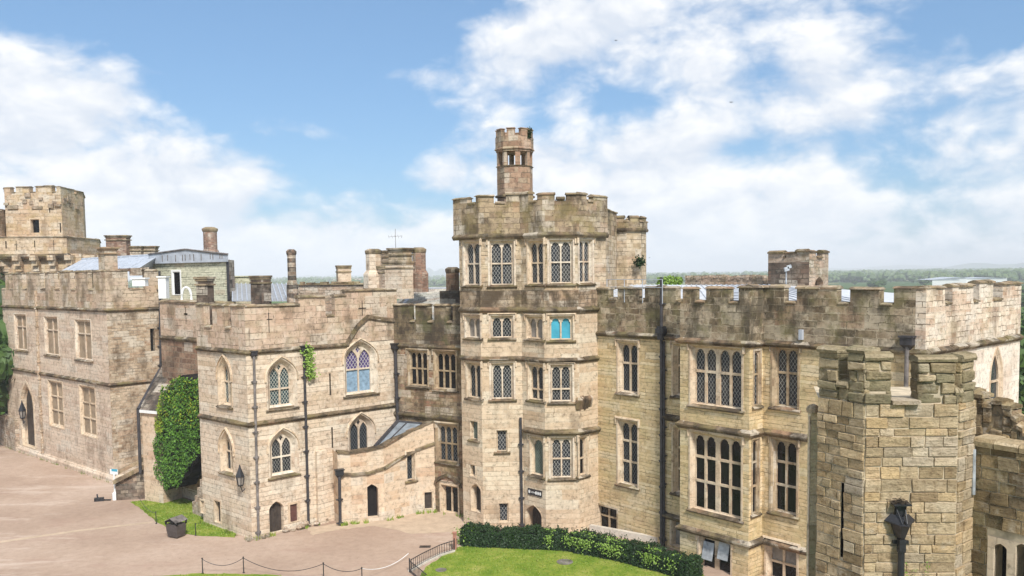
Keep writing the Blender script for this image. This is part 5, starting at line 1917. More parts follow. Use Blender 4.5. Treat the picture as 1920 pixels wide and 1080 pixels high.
# taller broken wall behind it
FB = Fac(at(1815, 900, 26).xy, at(1990, 900, 25).xy)
mb, kb = MB(), MB()
for x0, x1, y in ((1815, 1828, 738), (1828, 1843, 746), (1843, 1860, 764), (1860, 1880, 758), (1880, 1897, 767), (1897, 1908, 786), (1908, 1920, 804), (1920, 1935, 818), (1935, 1990, 835)):
    s0, s1 = FB.hit(x0, 800)[0], FB.hit(x1, 800)[0]
    zt = FB.hit((x0 + x1) / 2, y)[1]
    blocks(mb, FB, s0, s1, zt - 1.6, zt, bw=(.3, .6), bh=(.22, .34), jo=.05, rnd=.03)
    kb.fbox(FB, s0, s1, 0, zt - .04, -.5, 0)
    ra = [FB.P(s0, zt + z, o) for o, z in ((.08, 0), (.08, .1), (-.2, .17), (-.55, .08), (-.55, 0))]
    rb = [FB.P(s1, zt + z - (.08 if y > 780 else 0), o) for o, z in ((.08, 0), (.08, .1), (-.2, .17), (-.55, .08), (-.55, 0))]
    mb.ring(ra, rb)
    mb.face(ra[::-1])
    mb.face(rb)
bevel(mb.build('broken_facing', M['blocks_dark'], bO), .03)
kb.build('core', M['ruin'], bO)
mb = MB()
s_ = FO.hit(1829, 890)[0]
mb.tube([FO.P(s_, zq2(848), .09), FO.P(s_ + .01, zq2(935), .09)], .045, 8)
mb.build('drainpipe', M['ltgrey'], bO)

# ================================================================== GROUND
def sheet(name, pts, z, mat, holes=()):
    mb = MB()
    mb.face([(p[0], p[1], z) for p in pts])
    o = mb.build(name, M[mat])
    return struct(o)


def dense(px, z=0, n=6, wob=.0):
    """ground outline with small irregularities"""
    P = [g(*p) for p in px]
    out = []
    for a, b_ in zip(P, P[1:] + P[:1]):
        for k in range(n):
            q = a.lerp(b_, k / n)
            out.append(q + Vector((random.uniform(-wob, wob), random.uniform(-wob, wob), 0)))
    return out


N = 96
sheet('ground', [(40000 * cos(2 * pi * k / N), 40000 * sin(2 * pi * k / N)) for k in range(N)], -.016, 'country')
sheet('courtyard', [(-125, 10), (60, 10), (60, 40), (45, 75), (-20, 95), (-60, 135), (-125, 135)], -.004, 'gravel')
sheet('path', dense([(585, 1003), (640, 992), (700, 986), (770, 1000), (862, 998), (872, 966), (820, 949), (700, 968), (640, 980), (575, 990)], wob=.12), .0, 'sand')
sheet('kerb_strip', [g(-20, 1017), g(150, 993), g(288, 977.5), g(288, 980), g(150, 996), g(-20, 1021)], .002, 'sand')
lawnA = dense([(243, 941), (262, 939), (300, 935), (345, 932), (378, 940), (418, 978), (446, 992), (440, 1008), (370, 1004), (330, 998), (292, 978), (268, 957)], wob=.07)
lawnB = dense([(786, 1082), (800, 1062), (830, 1042), (860, 1026), (905, 1012), (1010, 1012), (1180, 1020), (1300, 1050), (1400, 1200), (700, 1200), (730, 1110)], wob=.06)
lawnC = dense([(262, 1082), (320, 1078), (375, 1075), (430, 1076), (500, 1077), (560, 1083), (640, 1105), (640, 1200), (200, 1200), (220, 1100)], wob=.08)
for L_ in (lawnA, lawnB, lawnC):
    sheet('lawn', L_, .004, 'lawn')
# rough grass blades standing along the lawns
gb = MB()


def inpoly(p, lp):
    c = False
    for i in range(len(lp)):
        a, b_ = lp[i], lp[i - 1]
        if (a[1] > p[1]) != (b_[1] > p[1]) and p[0] < (b_[0] - a[0]) * (p[1] - a[1]) / (b_[1] - a[1]) + a[0]:
            c = not c
    return c


for L_, n in ((lawnA, 5000), (lawnB, 9000), (lawnC, 1500)):
    xs = [p[0] for p in L_]
    ys = [p[1] for p in L_]
    k = 0
    while k < n:
        p = (random.uniform(min(xs), max(xs)), random.uniform(max(min(ys), 44), max(ys)))
        if not inpoly(p, L_):
            continue
        k += 1
        h_ = random.uniform(.03, .085)
        a_ = random.uniform(0, pi)
        u = Vector((cos(a_), sin(a_), 0)) * .035
        lean = Vector((random.gauss(0, .03), random.gauss(0, .03), h_))
        b3 = Vector((p[0], p[1], .004))
        gb.face((b3 - u, b3 + u, b3 + lean))
for F_, sa, sb, n in ((fR, 0, fR.L * .45, 260), (fL, 0, fL.L, 300), (wf, 0, wf.L, 420), (pP.f[0], 0, pP.f[0].L, 90), (pP.f[1], 0, pP.f[1].L, 70), (pP.f[3], 0, pP.f[3].L, 60), (pP.f[5], 0, pP.f[5].L, 60), (FK, FK.L * .6, FK.L, 60)):
    for k in range(n):
        c_ = random.uniform(sa, sb)
        if sin(c_ * 2.1) + sin(c_ * 5.3 + 1) < .2:
            continue
        b3 = F_.P(c_, .0, abs(random.gauss(.3, .1)))
        u = Vector((*F_.d, 0)) * random.uniform(.02, .06)
        lean = Vector((random.gauss(0, .08), random.gauss(0, .08), random.uniform(.08, .32)))
        gb.face((b3 - u, b3 + u, b3 + lean))
M['blade'] = leafmat('grass_blades', [(.06, .14, .012), (.13, .23, .02), (.22, .27, .04), (.30, .28, .07)], .35)
struct(gb.build('grass', M['blade']), 'stuff')
for x, y, r, lb in ((1059, 1054, .42, 'round metal manhole cover set in the lawn'), (827, 1069, .28, 'small dark manhole cover near the railing on the lawn')):
    p = g(x, y)
    mb = MB()
    mb.lathe((p.x, p.y, .0), [(r * 1.2, .01), (r * 1.2, .03), (r, .035), (r, .028), (r * .9, .028)], 20)
    tag(mb.build('manhole_cover', M['pipe_pale']), lb, 'manhole cover')
p = g(797, 1025)
mb = MB()
mb.bx(p.x - .36, p.y - .22, -.02, p.x + .36, p.y + .22, .012)
for k in range(7):
    mb.bx(p.x - .3 + k * .09, p.y - .17, .012, p.x - .25 + k * .09, p.y + .17, .026)
tag(mb.build('drain_grate', M['wood']), 'rectangular iron drain grate in the pink gravel', 'drain')
# stone edging in front of the hall
q0, q1 = g(1105, 996), g(1238, 1021)
mb = MB()
FK_ = Fac(q0, q1)
for k in range(9):
    mb.fbox(FK_, FK_.L * k / 9 + .01, FK_.L * (k + 1) / 9 - .01, -.1, .42, -.3, 0)
ke = mb.build('stone_edging', M['kerb'])
tag(ke, 'pale stone edging along the hall foot behind the hedge', 'kerb')

# ================================================================== PLANTS
def surf_leaves(mb, n, fn, size):
    for k in range(n):
        p, nr = fn()
        mb.leaf(p, size * random.uniform(.7, 1.3), nr)


# ivy on the corner of chapel and link tower
bI = thing('ivy', 'glossy green ivy climbing the corner beside the chapel block, yellower and coloured as lit at its top left', 'climbing plant', g(330, 925))
I0, I1 = at(292, 830, 68), at(380, 830, 61.5)
FI = Fac(g(291, 936).xy, Vector(pC.pts[0]) + fL.d * .5 - fL.n * .7)
outl = [(291, 812), (295, 790), (302, 772), (307, 768), (308, 745), (313, 735), (317, 722), (327, 722), (333, 708), (343, 703), (350, 711), (358, 706), (367, 712), (374, 706), (379, 716), (379, 800), (379, 846), (370, 862), (361, 872), (357, 888), (346, 898), (341, 913), (328, 909), (315, 918), (303, 911), (297, 914), (290, 880), (293, 850)]
IO = [FI.hit(*q) for q in outl]
ys = [q[1] for q in IO]
xs = [q[0] for q in IO]
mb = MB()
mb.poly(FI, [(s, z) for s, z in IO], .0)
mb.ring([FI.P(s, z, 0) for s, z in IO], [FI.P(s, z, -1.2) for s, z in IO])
mb.build('dark_backing', M['void'], bI)  # near-black sheet painting the shade behind the leaves
mb, my = MB(), MB()
k = 0
while k < 7500:
    s, z = random.uniform(min(xs) - .1, max(xs) + .1), random.uniform(min(ys) - .1, max(ys) + .15)
    if not inpoly((s + random.gauss(0, .06), z + random.gauss(0, .08)), IO):
        continue
    k += 1
    u = (s - min(xs)) / (max(xs) - min(xs))
    bul = .38 * sin(min(1, max(0, (z - min(ys)) / 2.2)) * pi / 2) * (1 - abs(2 * u - 1) ** 3) + .16 * sin(s * 2.3 + z * 1.1) * sin(z * 1.9)
    p = FI.P(s, z, .05 + bul + random.gauss(0, .06))
    top_ = (z - min(ys)) / (max(ys) - min(ys))
    yel_lit = (u < .32 and top_ > .5 and random.random() < .8) or (top_ > .6 and random.random() < .18)  # yellow upper-left leaves; their brightness paints in the light falling there
    (my if yel_lit else mb).leaf(p, .21, Vector((FI.n.x, FI.n.y, .35)))
mb.build('leaves', M['ivy'], bI)
my.build('yellow_lit_leaves', M['ivy_y_lit'], bI)

# hedge along the tower and hall
hpx = [(864, 1023), (905, 1027), (960, 1029), (1010, 1031), (1060, 1034), (1110, 1043), (1160, 1054), (1215, 1068), (1290, 1090)]
hp_ = [g(*q) for q in hpx]
hts = [1.5, 1.55, 1.6, 1.55, 1.5, 1.5, 1.5, 1.5, 1.5]
PH_ = PL([p.xy for p in hp_])
bHd = thing('hedge', 'dark clipped hedge curving along the foot of the tower and hall with paler fresh shoots', 'hedge', hp_[3])
mb = MB()
mb.sweep(PH_, 0, PH_.L, [(-.1, 0), (-.12, .75), (-.4, .92), (-1.0, .92), (-1.3, .75), (-1.35, 0)])
mb.build('dark_core', M['void'], bHd)  # near-black solid painting the shaded inside of the hedge
mb, ms_ = MB(), MB()
for k in range(24000):
    a = random.uniform(-.1, PH_.L + .1)
    p, mv = PH_.at(min(max(a, 0), PH_.L))
    lump = .10 * sin(a * 1.7) + .08 * sin(a * 4.1 + 1) + .06 * sin(a * 9.3)
    v = random.random()
    if v < .5:
        o, z = -.05 + .16 * (lump / .2) * .5 + random.gauss(0, .05), random.uniform(.02, .98)
        nr = Vector((mv.x, mv.y, .3))
    else:
        o, z = -random.uniform(.0, 1.4), 1.0 + lump * .9 + random.gauss(0, .06)
        nr = Vector((mv.x * .2, mv.y * .2, 1))
    q = Vector((p.x + mv.x * o, p.y + mv.y * o, z))
    mb.leaf(q, .15, nr)
for k in range(170):
    a = random.uniform(0, PH_.L)
    p, mv = PH_.at(a)
    o = -random.uniform(.1, 1.3)
    hgt = random.uniform(.12, .42)
    for j in range(9):
        mb.leaf(Vector((p.x + mv.x * o + random.gauss(0, .05), p.y + mv.y * o + random.gauss(0, .05), 1.0 + hgt * j / 8)), .13)
for cx_, n, w in ((1030, 90, .35), (1072, 130, .6), (1098, 240, .7), (1140, 240, .6), (1160, 90, .4), (1218, 260, .7), (1262, 60, .4)):
    a0 = min(range(400), key=lambda i: abs((lambda q: 960 + FPX * ((R.transposed() @ (Vector((q.x, q.y, .9)) - Vector((0, 0, H)))).x / -(R.transposed() @ (Vector((q.x, q.y, .9)) - Vector((0, 0, H)))).z) - cx_)(PH_.at(PH_.L * i / 400)[0])))
    ac = PH_.L * a0 / 400
    for k in range(n):
        a = min(max(random.gauss(ac, w * .5), 0), PH_.L)
        p, mv = PH_.at(a)
        z = random.gauss(.85, .26)
        o = .14 + random.gauss(0, .06) if z < 1.05 else -random.uniform(0, .6)
        ms_.leaf(Vector((p.x + mv.x * o, p.y + mv.y * o, min(max(z, .1), 1.3))), .12, Vector((mv.x, mv.y, .6)))
for k in range(900):
    p, mv = PH_.at(PH_.L)
    o, z = random.uniform(-1.35, 0), random.uniform(0, 1.05)
    q = p + mv * o + PH_.f[-1].d * (.06 + random.gauss(0, .05))
    mb.leaf(Vector((q.x, q.y, z)), .15, Vector((*PH_.f[-1].d, .3)))
mb.build('leaves', M['hedge'], bHd)
ms_.build('fresh_shoots', M['sprig'], bHd)
# lighter shrub at the hedge's left end, small climber on the chapel pipe
mb = MB()
p0 = g(868, 1020)
for k in range(420):
    mb.leaf(p0 + Vector((random.gauss(.1, .3), random.gauss(0, .25), abs(random.gauss(.55, .35)))), .16)
tag(mb.build('shrub', M['sprig']), 'loose yellow-green shrub at the left end of the dark hedge', 'shrub')
mb = MB()
mb.tube([fR.P(*fR.hit(572 + 8 * u, 646 + 66 * u), .22) for u in (0, .2, .4, .6, .8, 1)], .03, 5)
for k in range(420):
    t_ = k / 420
    x = 572 + 8 * t_ + random.gauss(0, 3.2 + 3 * sin(t_ * 9) ** 2)
    y = 648 + 62 * t_ + random.gauss(0, 3)
    s, z = fR.hit(x, y)
    mb.leaf(fR.P(s, z, .3 + random.gauss(0, .09)), .2, Vector((fR.n.x, fR.n.y, .4)))
tag(mb.build('creeper', M['sprig']), 'straggling green climber hanging round the rainwater head on the chapel block', 'climbing plant')
mb = MB()
for k in range(160):
    p = at(random.gauss(992, 2.6), random.gauss(250, 5), 59.6)
    mb.leaf(p, .16)
tag(mb.build('turret_weed', M['hedge']), 'small weed sprouting from the top of the slim stair turret', 'plant')


def crown_mesh(seed, n=900, lumps=16, leaf=.05, wide=.42, mat='tree'):
    random.seed(seed)
    mb = MB()
    cs = []
    for k in range(lumps):
        a = random.uniform(0, 2 * pi)
        z = random.uniform(.28, .86)
        r = wide * (1 - abs(z - .5) * 1.1) * random.uniform(.25, .75)
        cs.append((Vector((r * cos(a), r * sin(a), z)), random.uniform(.12, .23)))
    for k in range(n):
        c, r = random.choice(cs)
        d = Vector((random.gauss(0, 1), random.gauss(0, 1), random.gauss(.15, 1))).normalized()
        mb.leaf(c + d * r * random.uniform(.65, 1.05), leaf, d)
    for c, r in cs:
        mb.lathe(c, [(r * .05, -r * .7), (r * .6, -r * .45), (r * .72, 0), (r * .5, r * .5), (r * .05, r * .68)], 6, rot=random.random())
    return mb


crowns = [crown_mesh(100 + i, 1500, 18, .062).build('crown', M['tree']) for i in range(3)]
trk = MB()
trk.tube([(0, 0, 0), (.01, 0, .2), (0, .01, .45), (.02, 0, .7)], [.04, .03, .022, .01], 8)
for k in range(5):
    a = k * 1.3
    trk.tube([(0, 0, .3 + k * .06), (.12 * cos(a), .12 * sin(a), .45 + k * .06), (.2 * cos(a), .2 * sin(a), .55 + k * .06)], [.018, .012, .005], 6)
trunk = trk.build('trunk', M['bark'])
used = [False]
random.seed(11)


def tree(p, h, w, label, group, name='tree', var=0):
    r = thing(name, label, 'tree', p, group)
    src = crowns[var % 3]
    for s in (src, trunk):
        c = s.copy()
        c.name = s.name.split('.')[0]
        COL.objects.link(c)
        c.parent = r
        c.scale = (w, w, h)
        c.rotation_euler.z = random.uniform(0, 6.28)
    return r


# trees in sight between and beside the buildings
for x, D, h, w, lb in ((-14, 118, 19, 14, 'big dark tree rising at the far left edge beside the range'), (-34, 104, 15.5, 13, 'rounded tree at the extreme left edge in front of the big dark tree'), (1924, 88, 13.2, 8, 'tall dark tree just beyond the pale end wall at the right edge'),
                       (1945, 74, 10.5, 8, 'dense low tree behind the ruined wall at the right edge'), (1918, 140, 12, 10, 'tree showing past the top corner of the pale end wall')):
    q = at(x, 700, D)
    tree((q.x, q.y, 0), h, w, lb, 'trees close to the castle', var=int(x) % 3)
for x, y, D, h, w, lb in ((666, 542, 520, 11, 13, 'broad dark tree on the plain between two chimneys'), (652, 540, 515, 9, 9, 'round dark tree on the plain left of the broad one'), (593, 540, 640, 9, 10, 'small dark tree on the plain right of the banded chimney'),
                          (623, 540, 700, 7, 14, 'low wide tree clump on the hazy plain'), (836, 540, 380, 6, 22, 'pale green wood edge just left of the brick chimney'), (818, 540, 420, 7, 20, 'green wood edge seen past the chimney cluster')):
    q = at(x, 530, D)
    tree((q.x, q.y, 0), h, w, lb, 'trees on the distant plain', var=int(x) % 3)
kinds = ['feathery light green tree in the belt beyond the hall battlements', 'dark rounded tree in the belt beyond the hall battlements']
for k in range(58):
    x = random.uniform(1555, 1960)
    D = random.choice((420, 560, 700, 900, 1200)) * random.uniform(.85, 1.2)
    q = at(x, 530, D)
    h = random.uniform(6, 10.5) * (1 + (x - 1555) / 1600)
    h = min(h * .8, 9)
    if 1735 < x < 1912:
        h = min(h, 17.5 - D * (533 - (512 - .0128 * (x - 960) + 2.5)) / FPX)
        if h < 2.5:
            continue
    tree((q.x, q.y, 0), h, h * random.uniform(1.0, 2.2), kinds[k % 2], kinds[k % 2] + 's', var=k)
for o in crowns + [trunk]:
    bpy.data.objects.remove(o)
# far woods, one mass
wb = MB()
for k in range(1900):
    D = 1300 * (7 ** random.random())
    a = radians(random.uniform(-33, 36))
    if random.random() < .35:
        a = radians(random.uniform(18, 36))
    cx_, cy_ = D * sin(a), D * cos(a)
    s_ = min(15.5, random.uniform(5, 10) * (1 + D / 5000))
    wdt = random.uniform(12, 45) * (D / 1500) ** .6
    for j in range(9):
        p = Vector((cx_ + random.gauss(0, wdt * .5), cy_ + random.gauss(0, 12), random.uniform(.2, .9) * s_))
        r_ = s_ * random.uniform(.35, .6)
        wb.lathe(p, [(r_ * .3, -r_), (r_, -r_ * .2), (r_ * .8, r_ * .45), (r_ * .2, r_ * .8)], 5, rot=random.random() * 3)
M['wood_far'] = leafmat('far_wood', [(.03, .055, .022), (.06, .10, .03), (.10, .15, .045), (.16, .19, .07)], .02)
struct(wb.build('far_woods', M['wood_far']), 'stuff')
# low hills on the skyline
hb = MB()
for a0, a1, D, hm in ((-7.5, -3.2, 5600, 62), (-16, -6, 8000, 40), (12, 40, 8000, 50), (24, 42, 5600, 55)):
    n = 24
    L0, L1 = [], []
    for k in range(n + 1):
        a = radians(a0 + (a1 - a0) * k / n)
        u = sin(pi * k / n) ** .7
        L0.append(Vector((D * sin(a), D * cos(a), -1)))
        L1.append(Vector((D * 1.12 * sin(a), D * 1.12 * cos(a), hm * u * (1 + .25 * sin(k * 1.3)))))
    for i in range(n):
        hb.face((L0[i], L0[i + 1], L1[i + 1], L1[i]))
struct(hb.build('hills', M['wood_far']))
# pale sheds on the plain at the right
for x0, x1, yt, yb, D, lb in ((1748, 1800, 522, 529, 900, 'small white shed at the left end of the group beyond the hall'), (1772, 1812, 519.5, 527, 980, 'white shed with dark openings, second from left beyond the hall'), (1812, 1888, 520, 527, 1000, 'longest pale grey industrial shed beyond the hall battlements'), (1880, 1906, 513, 515.5, 1500, 'tiny white building high on the hazy plain at right')):
    a, b_ = at(x0, yb, D), at(x1, yb, D)
    zt = at((x0 + x1) / 2, yt, D).z
    r = thing('warehouse', lb, 'warehouse', (a + b_) / 2, 'pale sheds on the plain')
    F = Fac(a, b_)
    mb = MB()
    mb.fbox(F, 0, F.L, 0, zt - 1.2, -30, 0)
    mb.build('wall', M['white'], r)
    mb = MB()
    n = max(1, int(F.L / 25))
    for k in range(n):
        s0, s1 = F.L * k / n, F.L * (k + 1) / n
        fr = [F.P(s0, zt - 1.2, .5), F.P(s1, zt - 1.2, .5), F.P((s0 + s1) / 2, zt, .5)]
        mb.ring(fr, [p + Vector((0, 31, 0)) for p in fr])
        mb.face(fr)
    mb.build('roof', M['lead'], r)
for k in range(26):
    x = random.choice((random.uniform(1560, 1720), random.uniform(1720, 1910), random.uniform(570, 690)))
    D = random.uniform(1500, 3200)
    q = at(x, 516, D)
    r = thing('far_house', 'tiny pale house in the hazy town on the plain', 'house', (q.x, q.y, 0), 'tiny far houses')
    w, hgt = random.uniform(8, 26), random.uniform(5, 10)
    mb = MB()
    mb.bx(q.x - w / 2, q.y - 5, 0, q.x + w / 2, q.y + 5, hgt)
    mb.build('wall', M['white'], r)
    mb = MB()
    e = [(q.x - w / 2 - .4, q.y - 5.4, hgt), (q.x + w / 2 + .4, q.y - 5.4, hgt), (q.x + w / 2 + .4, q.y, hgt + 3.5), (q.x - w / 2 - .4, q.y, hgt + 3.5)]
    mb.face(e)
    mb.face([(e[0][0], q.y + 5.4, hgt), (e[1][0], q.y + 5.4, hgt), e[2], e[3]])
    mb.build('roof', M['brick'], r)
# garden wall at the far left
F = Fac(at(-40, 720, 112).xy, at(24, 720, 100).xy)
mb = MB()
for k in range(8):
    mb.fbox(F, F.L * k / 8, F.L * (k + 1) / 8, -.3, 3.6 + random.uniform(-.2, .2), -.6, random.uniform(0, .04))
tag(mb.build('garden_wall', M['rubble']), 'low rubble wall under the trees at the left edge', 'wall')

# ================================================================== SMALL THINGS
# chain posts
def post(x, y, h, lb, grp, r=.03):
    p = g(x, y)
    h *= .86
    t_ = thing('chain_post', lb, 'post', p, grp)
    mb = MB()
    mb.lathe(p, [(r * 2.4, 0), (r * 2.4, .03), (r, .05), (r, h)], 10)
    mb.build('shaft', M['black_iron'], t_)
    mb = MB()
    mb.lathe(p + Vector((0, 0, h)), [(r * .6, -.01), (r * 1.7, .03), (r * 1.4, .07), (r * .3, .09)], 10)
    mb.build('finial', M['black_iron'], t_)
    return p + Vector((0, 0, h))


tops_ = [post(380, 1075, 1.0, 'thin dark chain post at the left end of the bottom row', 'chain posts along the bottom lawn'),
         post(457, 1074, 1.05, 'thin dark chain post on the edge of the bottom lawn', 'chain posts along the bottom lawn'),
         post(607, 1087, 1.1, 'thin dark chain post in the gravel at bottom centre', 'chain posts along the bottom lawn'),
         post(679, 1095, 1.05, 'thin dark chain post nearest the railing, where the white rope starts', 'chain posts along the bottom lawn')]


def chain(a, b_, sag, mat, lb, r=.018):
    mb = MB()
    pts = [a.lerp(b_, k / 14) - Vector((0, 0, sag * 4 * (k / 14) * (1 - k / 14))) for k in range(15)]
    mb.tube(pts, r, 6)
    tag(mb.build('chain' if mat != 'white' else 'rope', M[mat]), lb, 'chain' if mat != 'white' else 'rope')


chain(tops_[0], tops_[1], .42, 'black_iron', 'sagging dark chain between the two leftmost posts of the bottom row')
chain(tops_[1], tops_[2], .6, 'black_iron', 'long low dark chain across the gravel at bottom centre')
chain(tops_[2], tops_[3], .3, 'black_iron', 'short dark chain left of the white rope')
chain(tops_[3], g(766, 1048) + Vector((0, 0, .35)), .38, 'white', 'white rope sagging up to the iron railing', .02)
la = [post(293, 982, .95, 'short post on the corner of the left lawn', 'posts round the left lawn'), post(367, 1004, .9, 'short post right of the litter bin on the left lawn edge', 'posts round the left lawn')]
chain(la[0], g(262, 951) + Vector((0, 0, .7)), .3, 'black_iron', 'chain sagging along the sloping edge of the left lawn')
# railing
bRl = thing('railing', 'low black iron railing running up to the hedge at the lawn corner', 'railing', g(770, 1072))
rp = [g(852, 1034), g(838, 1038), g(824, 1043), g(808, 1051), g(790, 1060), g(768, 1073)]
rp2 = [g(768, 1073), g(780, 1083), g(800, 1100)]
mb, rb = MB(), MB()
for path in (rp, rp2):
    for z in (.12, .70):
        rb.tube([p + Vector((0, 0, z)) for p in path], .026, 6)
    for a, b_ in zip(path, path[1:]):
        n = max(2, round((b_ - a).length / .21))
        for k in range(n):
            p = a.lerp(b_, k / n)
            mb = MB()
            mb.tube([p, p + Vector((0, 0, .74))], .016, 6)
            mb.build('baluster', M['black_iron'], bRl)
for p in (rp[0], rp[-1]):
    mb = MB()
    mb.tube([p, p + Vector((0, 0, .85))], .035, 8)
    mb.build('end_post', M['black_iron'], bRl)
rb.build('rail', M['black_iron'], bRl)
mb = MB()
pr = PL([p.xy for p in rp[::-1]])
mb.sweep(pr, 0, pr.L, [(-.12, .004), (-.12, .12), (.1, .12), (.1, .004)], step=.8, jz=.01)
mb.build('kerb', M['kerb'], bRl)
p = g(853, 1030)
mb = MB()
mb.bx(p.x - .11, p.y - .11, 0, p.x + .11, p.y + .11, 1.05)
mb.bx(p.x - .14, p.y - .14, 1.05, p.x + .14, p.y + .14, 1.12)
M['redpost'] = plain('reddish_post', (.36, .17, .12), .8, .3, 5)
bevel(tag(mb.build('gate_post', M['redpost']), 'reddish square post where the railing meets the hedge', 'post'), .01)
# litter bin with a pitched slatted lid
p = g(331, 1007)
bB = thing('litter_bin', 'dark litter bin with a pitched slatted lid on the edge of the left lawn', 'litter bin', p)
ry = radians(-25)
ex, ey = Vector((cos(ry), sin(ry), 0)), Vector((-sin(ry), cos(ry), 0))
M['bin'] = plain('bin_charcoal', (.075, .062, .058), .5, .25, 5, 0, .4)
mb = MB()
body = []
for z, k in ((.02, .66), (.12, .80), (.5, .95), (.95, 1.0)):
    body.append([p + ex * sx * .5 * k + ey * sy * .42 * k + Vector((0, 0, z)) for sx, sy in ((-1, -1), (1, -1), (1, 1), (-1, 1))])
for a, b_ in zip(body, body[1:]):
    mb.ring(a, b_)
mb.face(body[0][::-1])
mb.face(body[-1])
bevel(mb.build('body', M['bin'], bB), .03)
mb = MB()
for sx in (-1, 1):
    for sy in (-1, 1):
        mb.box(p + ex * .5 * sx + ey * .4 * sy + Vector((0, 0, 1.05)), ex * .05, ey * .05, (0, 0, .12))
mb.face([p + ex * .5 * s_ + ey * -.45 + Vector((0, 0, z)) for s_, z in ((-1, 1.12), (1, 1.12), (0, 1.38))])
mb.face([p + ex * .5 * s_ + ey * .45 + Vector((0, 0, z)) for s_, z in ((-1, 1.12), (1, 1.12), (0, 1.38))])
mb.build('lid_frame', M['void'], bB)
mb = MB()
for s_ in (-1, 1):
    for k in range(5):
        a = .06 + k * .11
        c_ = p + ex * a * s_ + Vector((0, 0, 1.42 - a * .5))
        mb.box(c_, ex * .045 + Vector((0, 0, -.022 * s_)), ey * .54, (0, 0, .014))
mb.build('lid_slats', M['pipe_pale'], bB)
# information sign on a white post
p = g(216, 937)
bSg = thing('information_sign', 'white post with a small turquoise and white sign board at the corner of the range', 'sign', p)
mb = MB()
mb.lathe(p, [(.2, 0), (.2, .5), (.13, .6), (.07, .65), (.065, 2.05)], 12)
mb.build('post', M['white'], bSg)
mb = MB()
sa = Vector((.9, -.35, 0)).normalized()
mb.box(p + Vector((0, 0, 2.25)), sa * .40, Vector((.35, .9, 0)).normalized() * .03, (0, 0, .2))
bo = mb.build('board', M['white'], bSg)
mb = MB()
mb.box(p + Vector((0, 0, 2.38)) + sa * .08, sa * .30, Vector((.35, .9, 0)).normalized() * .034, (0, 0, .09))
mb.build('header', M['blue'], bo)
# black direction sign on the tower with pale pictograms and the word on it
a0, a1, z0, z1 = f2.rect(990.5, 919, 1016.5, 928)
bDs = thing('direction_sign', 'long black direction sign with white pictogram discs above the round-headed tower door', 'sign', f2.P(a0, z0, 0))
w_, h_ = a1 - a0, z1 - z0
zc_ = (z0 + z1) / 2
mb = MB()
mb.fbox(f2, a0, a1, zc_ - .22, zc_ + .22, .01, .05)
bo = mb.build('board', M['black_iron'], bDs)
mb = MB()
for u in (.11, .60, .75, .90):
    pts = [f2.P(a0 + w_ * u + .085 * cos(q), zc_ + .12 * sin(q), .054) for q in [2 * pi * k / 14 for k in range(14)]]
    mb = MB()
    mb.face(pts)
    mb.build('pictogram', M['white'], bo)
cu = bpy.data.curves.new('lettering', 'FONT')
cu.body = 'Toilets'
cu.size = .2
cu.align_x, cu.align_y = 'CENTER', 'CENTER'
cu.extrude = .002
to = bpy.data.objects.new('lettering', cu)
COL.objects.link(to)
to.data.materials.append(M['white'])
bpy.context.view_layer.update()
wp = f2.P(a0 + w_ * .36, zc_, .056)
ax, ay = Vector((*f2.d, 0)), Vector((0, 0, 1))
mw = Matrix((ax, ay, ax.cross(ay))).transposed().to_4x4()
mw.translation = wp
dep = bpy.context.evaluated_depsgraph_get()
tm = bpy.data.meshes.new_from_object(to.evaluated_get(dep))
bpy.data.objects.remove(to)
tm.transform(mw)
wid = [v.co for v in tm.vertices]
tm.transform(Matrix.Translation(-bDs.location))
lo = bpy.data.objects.new('lettering', tm)
COL.objects.link(lo)
lo.parent = bo


# wall lanterns
def lantern(F, x, y, lb, s=1.0, arm=.35):
    a, z = F.hit(x, y)
    p = F.P(a, z, arm)
    r = thing('wall_lantern', lb, 'lantern', p)
    mb = MB()
    mb.lathe(p, [(.13 * s, -.42 * s), (.16 * s, -.38 * s), (.16 * s, -.34 * s)], 6)
    mb.lathe(p, [(.25 * s, .1 * s), (.21 * s, .2 * s), (.09 * s, .5 * s), (.05 * s, .62 * s), (.02 * s, .75 * s)], 6)
    for k in range(6):
        q = pi / 3 * k
        mb.tube([p + Vector((.14 * s * cos(q), .14 * s * sin(q), -.36 * s)), p + Vector((.22 * s * cos(q), .22 * s * sin(q), .12 * s))], .022 * s, 5)
    mb.build('frame', M['black_iron'], r)
    mb = MB()
    mb.lathe(p, [(.13 * s, -.34 * s), (.20 * s, .1 * s)], 6)
    mb.build('glass', M['curtain'], r)
    mb = MB()
    q = F.P(a, z, 0)
    mb.tube([q + Vector((0, 0, -.6 * s)), q.lerp(p, .6) + Vector((0, 0, -.75 * s)), p + Vector((0, 0, -.42 * s))], .03 * s, 6)
    mb.build('bracket', M['black_iron'], r)


lantern(fL, 459, 895, 'black wall lantern near the corner of the chapel block', 1.25)
lantern(wf, 46, 772, 'black bracket lantern in the pointed doorway of the far left range', 1.6, .2)
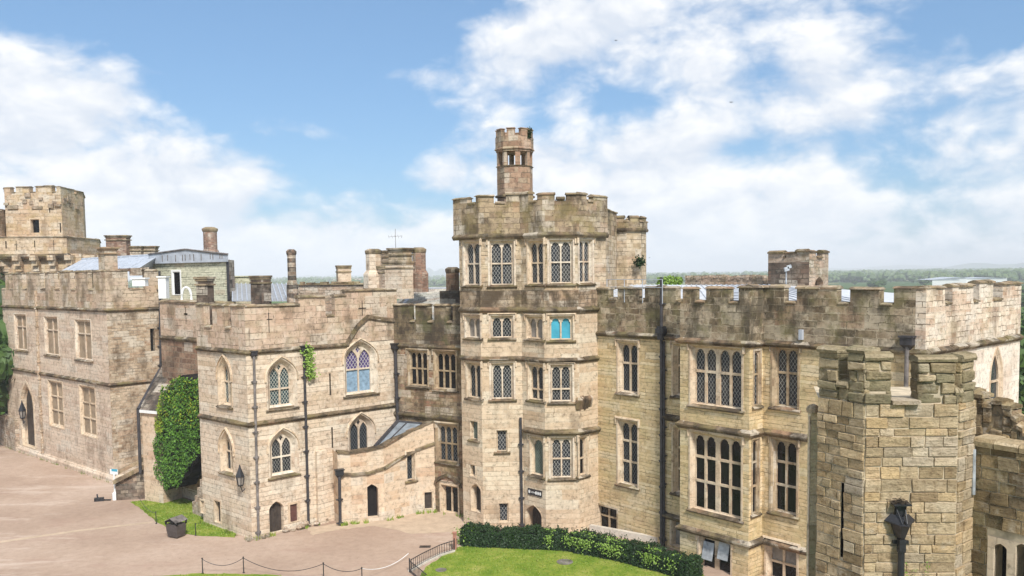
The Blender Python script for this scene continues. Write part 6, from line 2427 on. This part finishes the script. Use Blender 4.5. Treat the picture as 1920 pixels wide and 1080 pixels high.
# camera box low on the left range
a, z = wf.hit(179, 910)
p = wf.P(a, z, .6)
mb = MB()
mb.bx(p.x - .25, p.y - .2, p.z - .25, p.x + .25, p.y + .2, p.z + .1)
mb.tube([p + Vector((0, 0, .1)), p + Vector((-.05, .1, .5)), p + Vector((.1, .3, .6))], .05, 6)
tag(mb.build('floodlight', M['black_iron']), 'small black floodlight at the foot of the far left range', 'floodlight')
q_ = g(186, 939)  # made-up black block for the shadow-like dark mark beside the sign post
mb = MB()
mb.box(q_ + Vector((0, 0, .12)), (.34, .1, 0), (-.08, .2, 0), (0, 0, .12))
mb.box(q_ + Vector((.5, .05, .06)), (.4, .0, 0), (0, .06, 0), (0, 0, .04))
mb.tube([q_ + Vector((-.1, 0, .2)), q_ + Vector((-.2, .1, .5))], .06, 6)
bevel(tag(mb.build('shadow_shape', M['black_iron']), 'low black added shape for the shadow-like mark on the gravel left of the white sign post', 'shadow mark'), .02)
# birds
for x, y, D, lb in ((1155, 76, 150, 'tiny dark bird high in the clouds above the tower'), (1371, 192, 130, 'dark bird gliding below the clouds right of the tower')):
    p = at(x, y, D)
    mb = MB()
    mb.lathe(p, [(.02, -.04), (.06, 0), (.02, .04)], 8)
    for s_ in (-1, 1):
        w = [p + Vector((0, -.08, .03)), p + Vector((.16 * s_, -.08, .10)), p + Vector((.28 * s_, .02, .05)), p + Vector((0, .12, .03))]
        mb.ring(w, [q - Vector((0, 0, .02)) for q in w])
        mb.face(w)
    mb.face([p + Vector((-.05, .1, 0)), p + Vector((.05, .1, 0)), p + Vector((.09, .38, .02)), p + Vector((-.09, .38, .02))])
    tag(mb.build('bird', M['black_iron']), lb, 'bird')

# ================================================================== HAZE
mb = MB()
mb.bx(-9000, -200, -1.2, 9000, 9500, 95)
hz_o = mb.build('haze', M['void'])
struct(hz_o, 'stuff')
hm, t = new_mat('haze')
vol = t.n('ShaderNodeVolumePrincipled', {'Color': (.93, .965, 1.0), 'Density': .00028, 'Anisotropy': -.25})
t.t.links.new(vol.outputs[0], t.n('ShaderNodeOutputMaterial').inputs['Volume'])
hz_o.data.materials.clear()
hz_o.data.materials.append(hm)
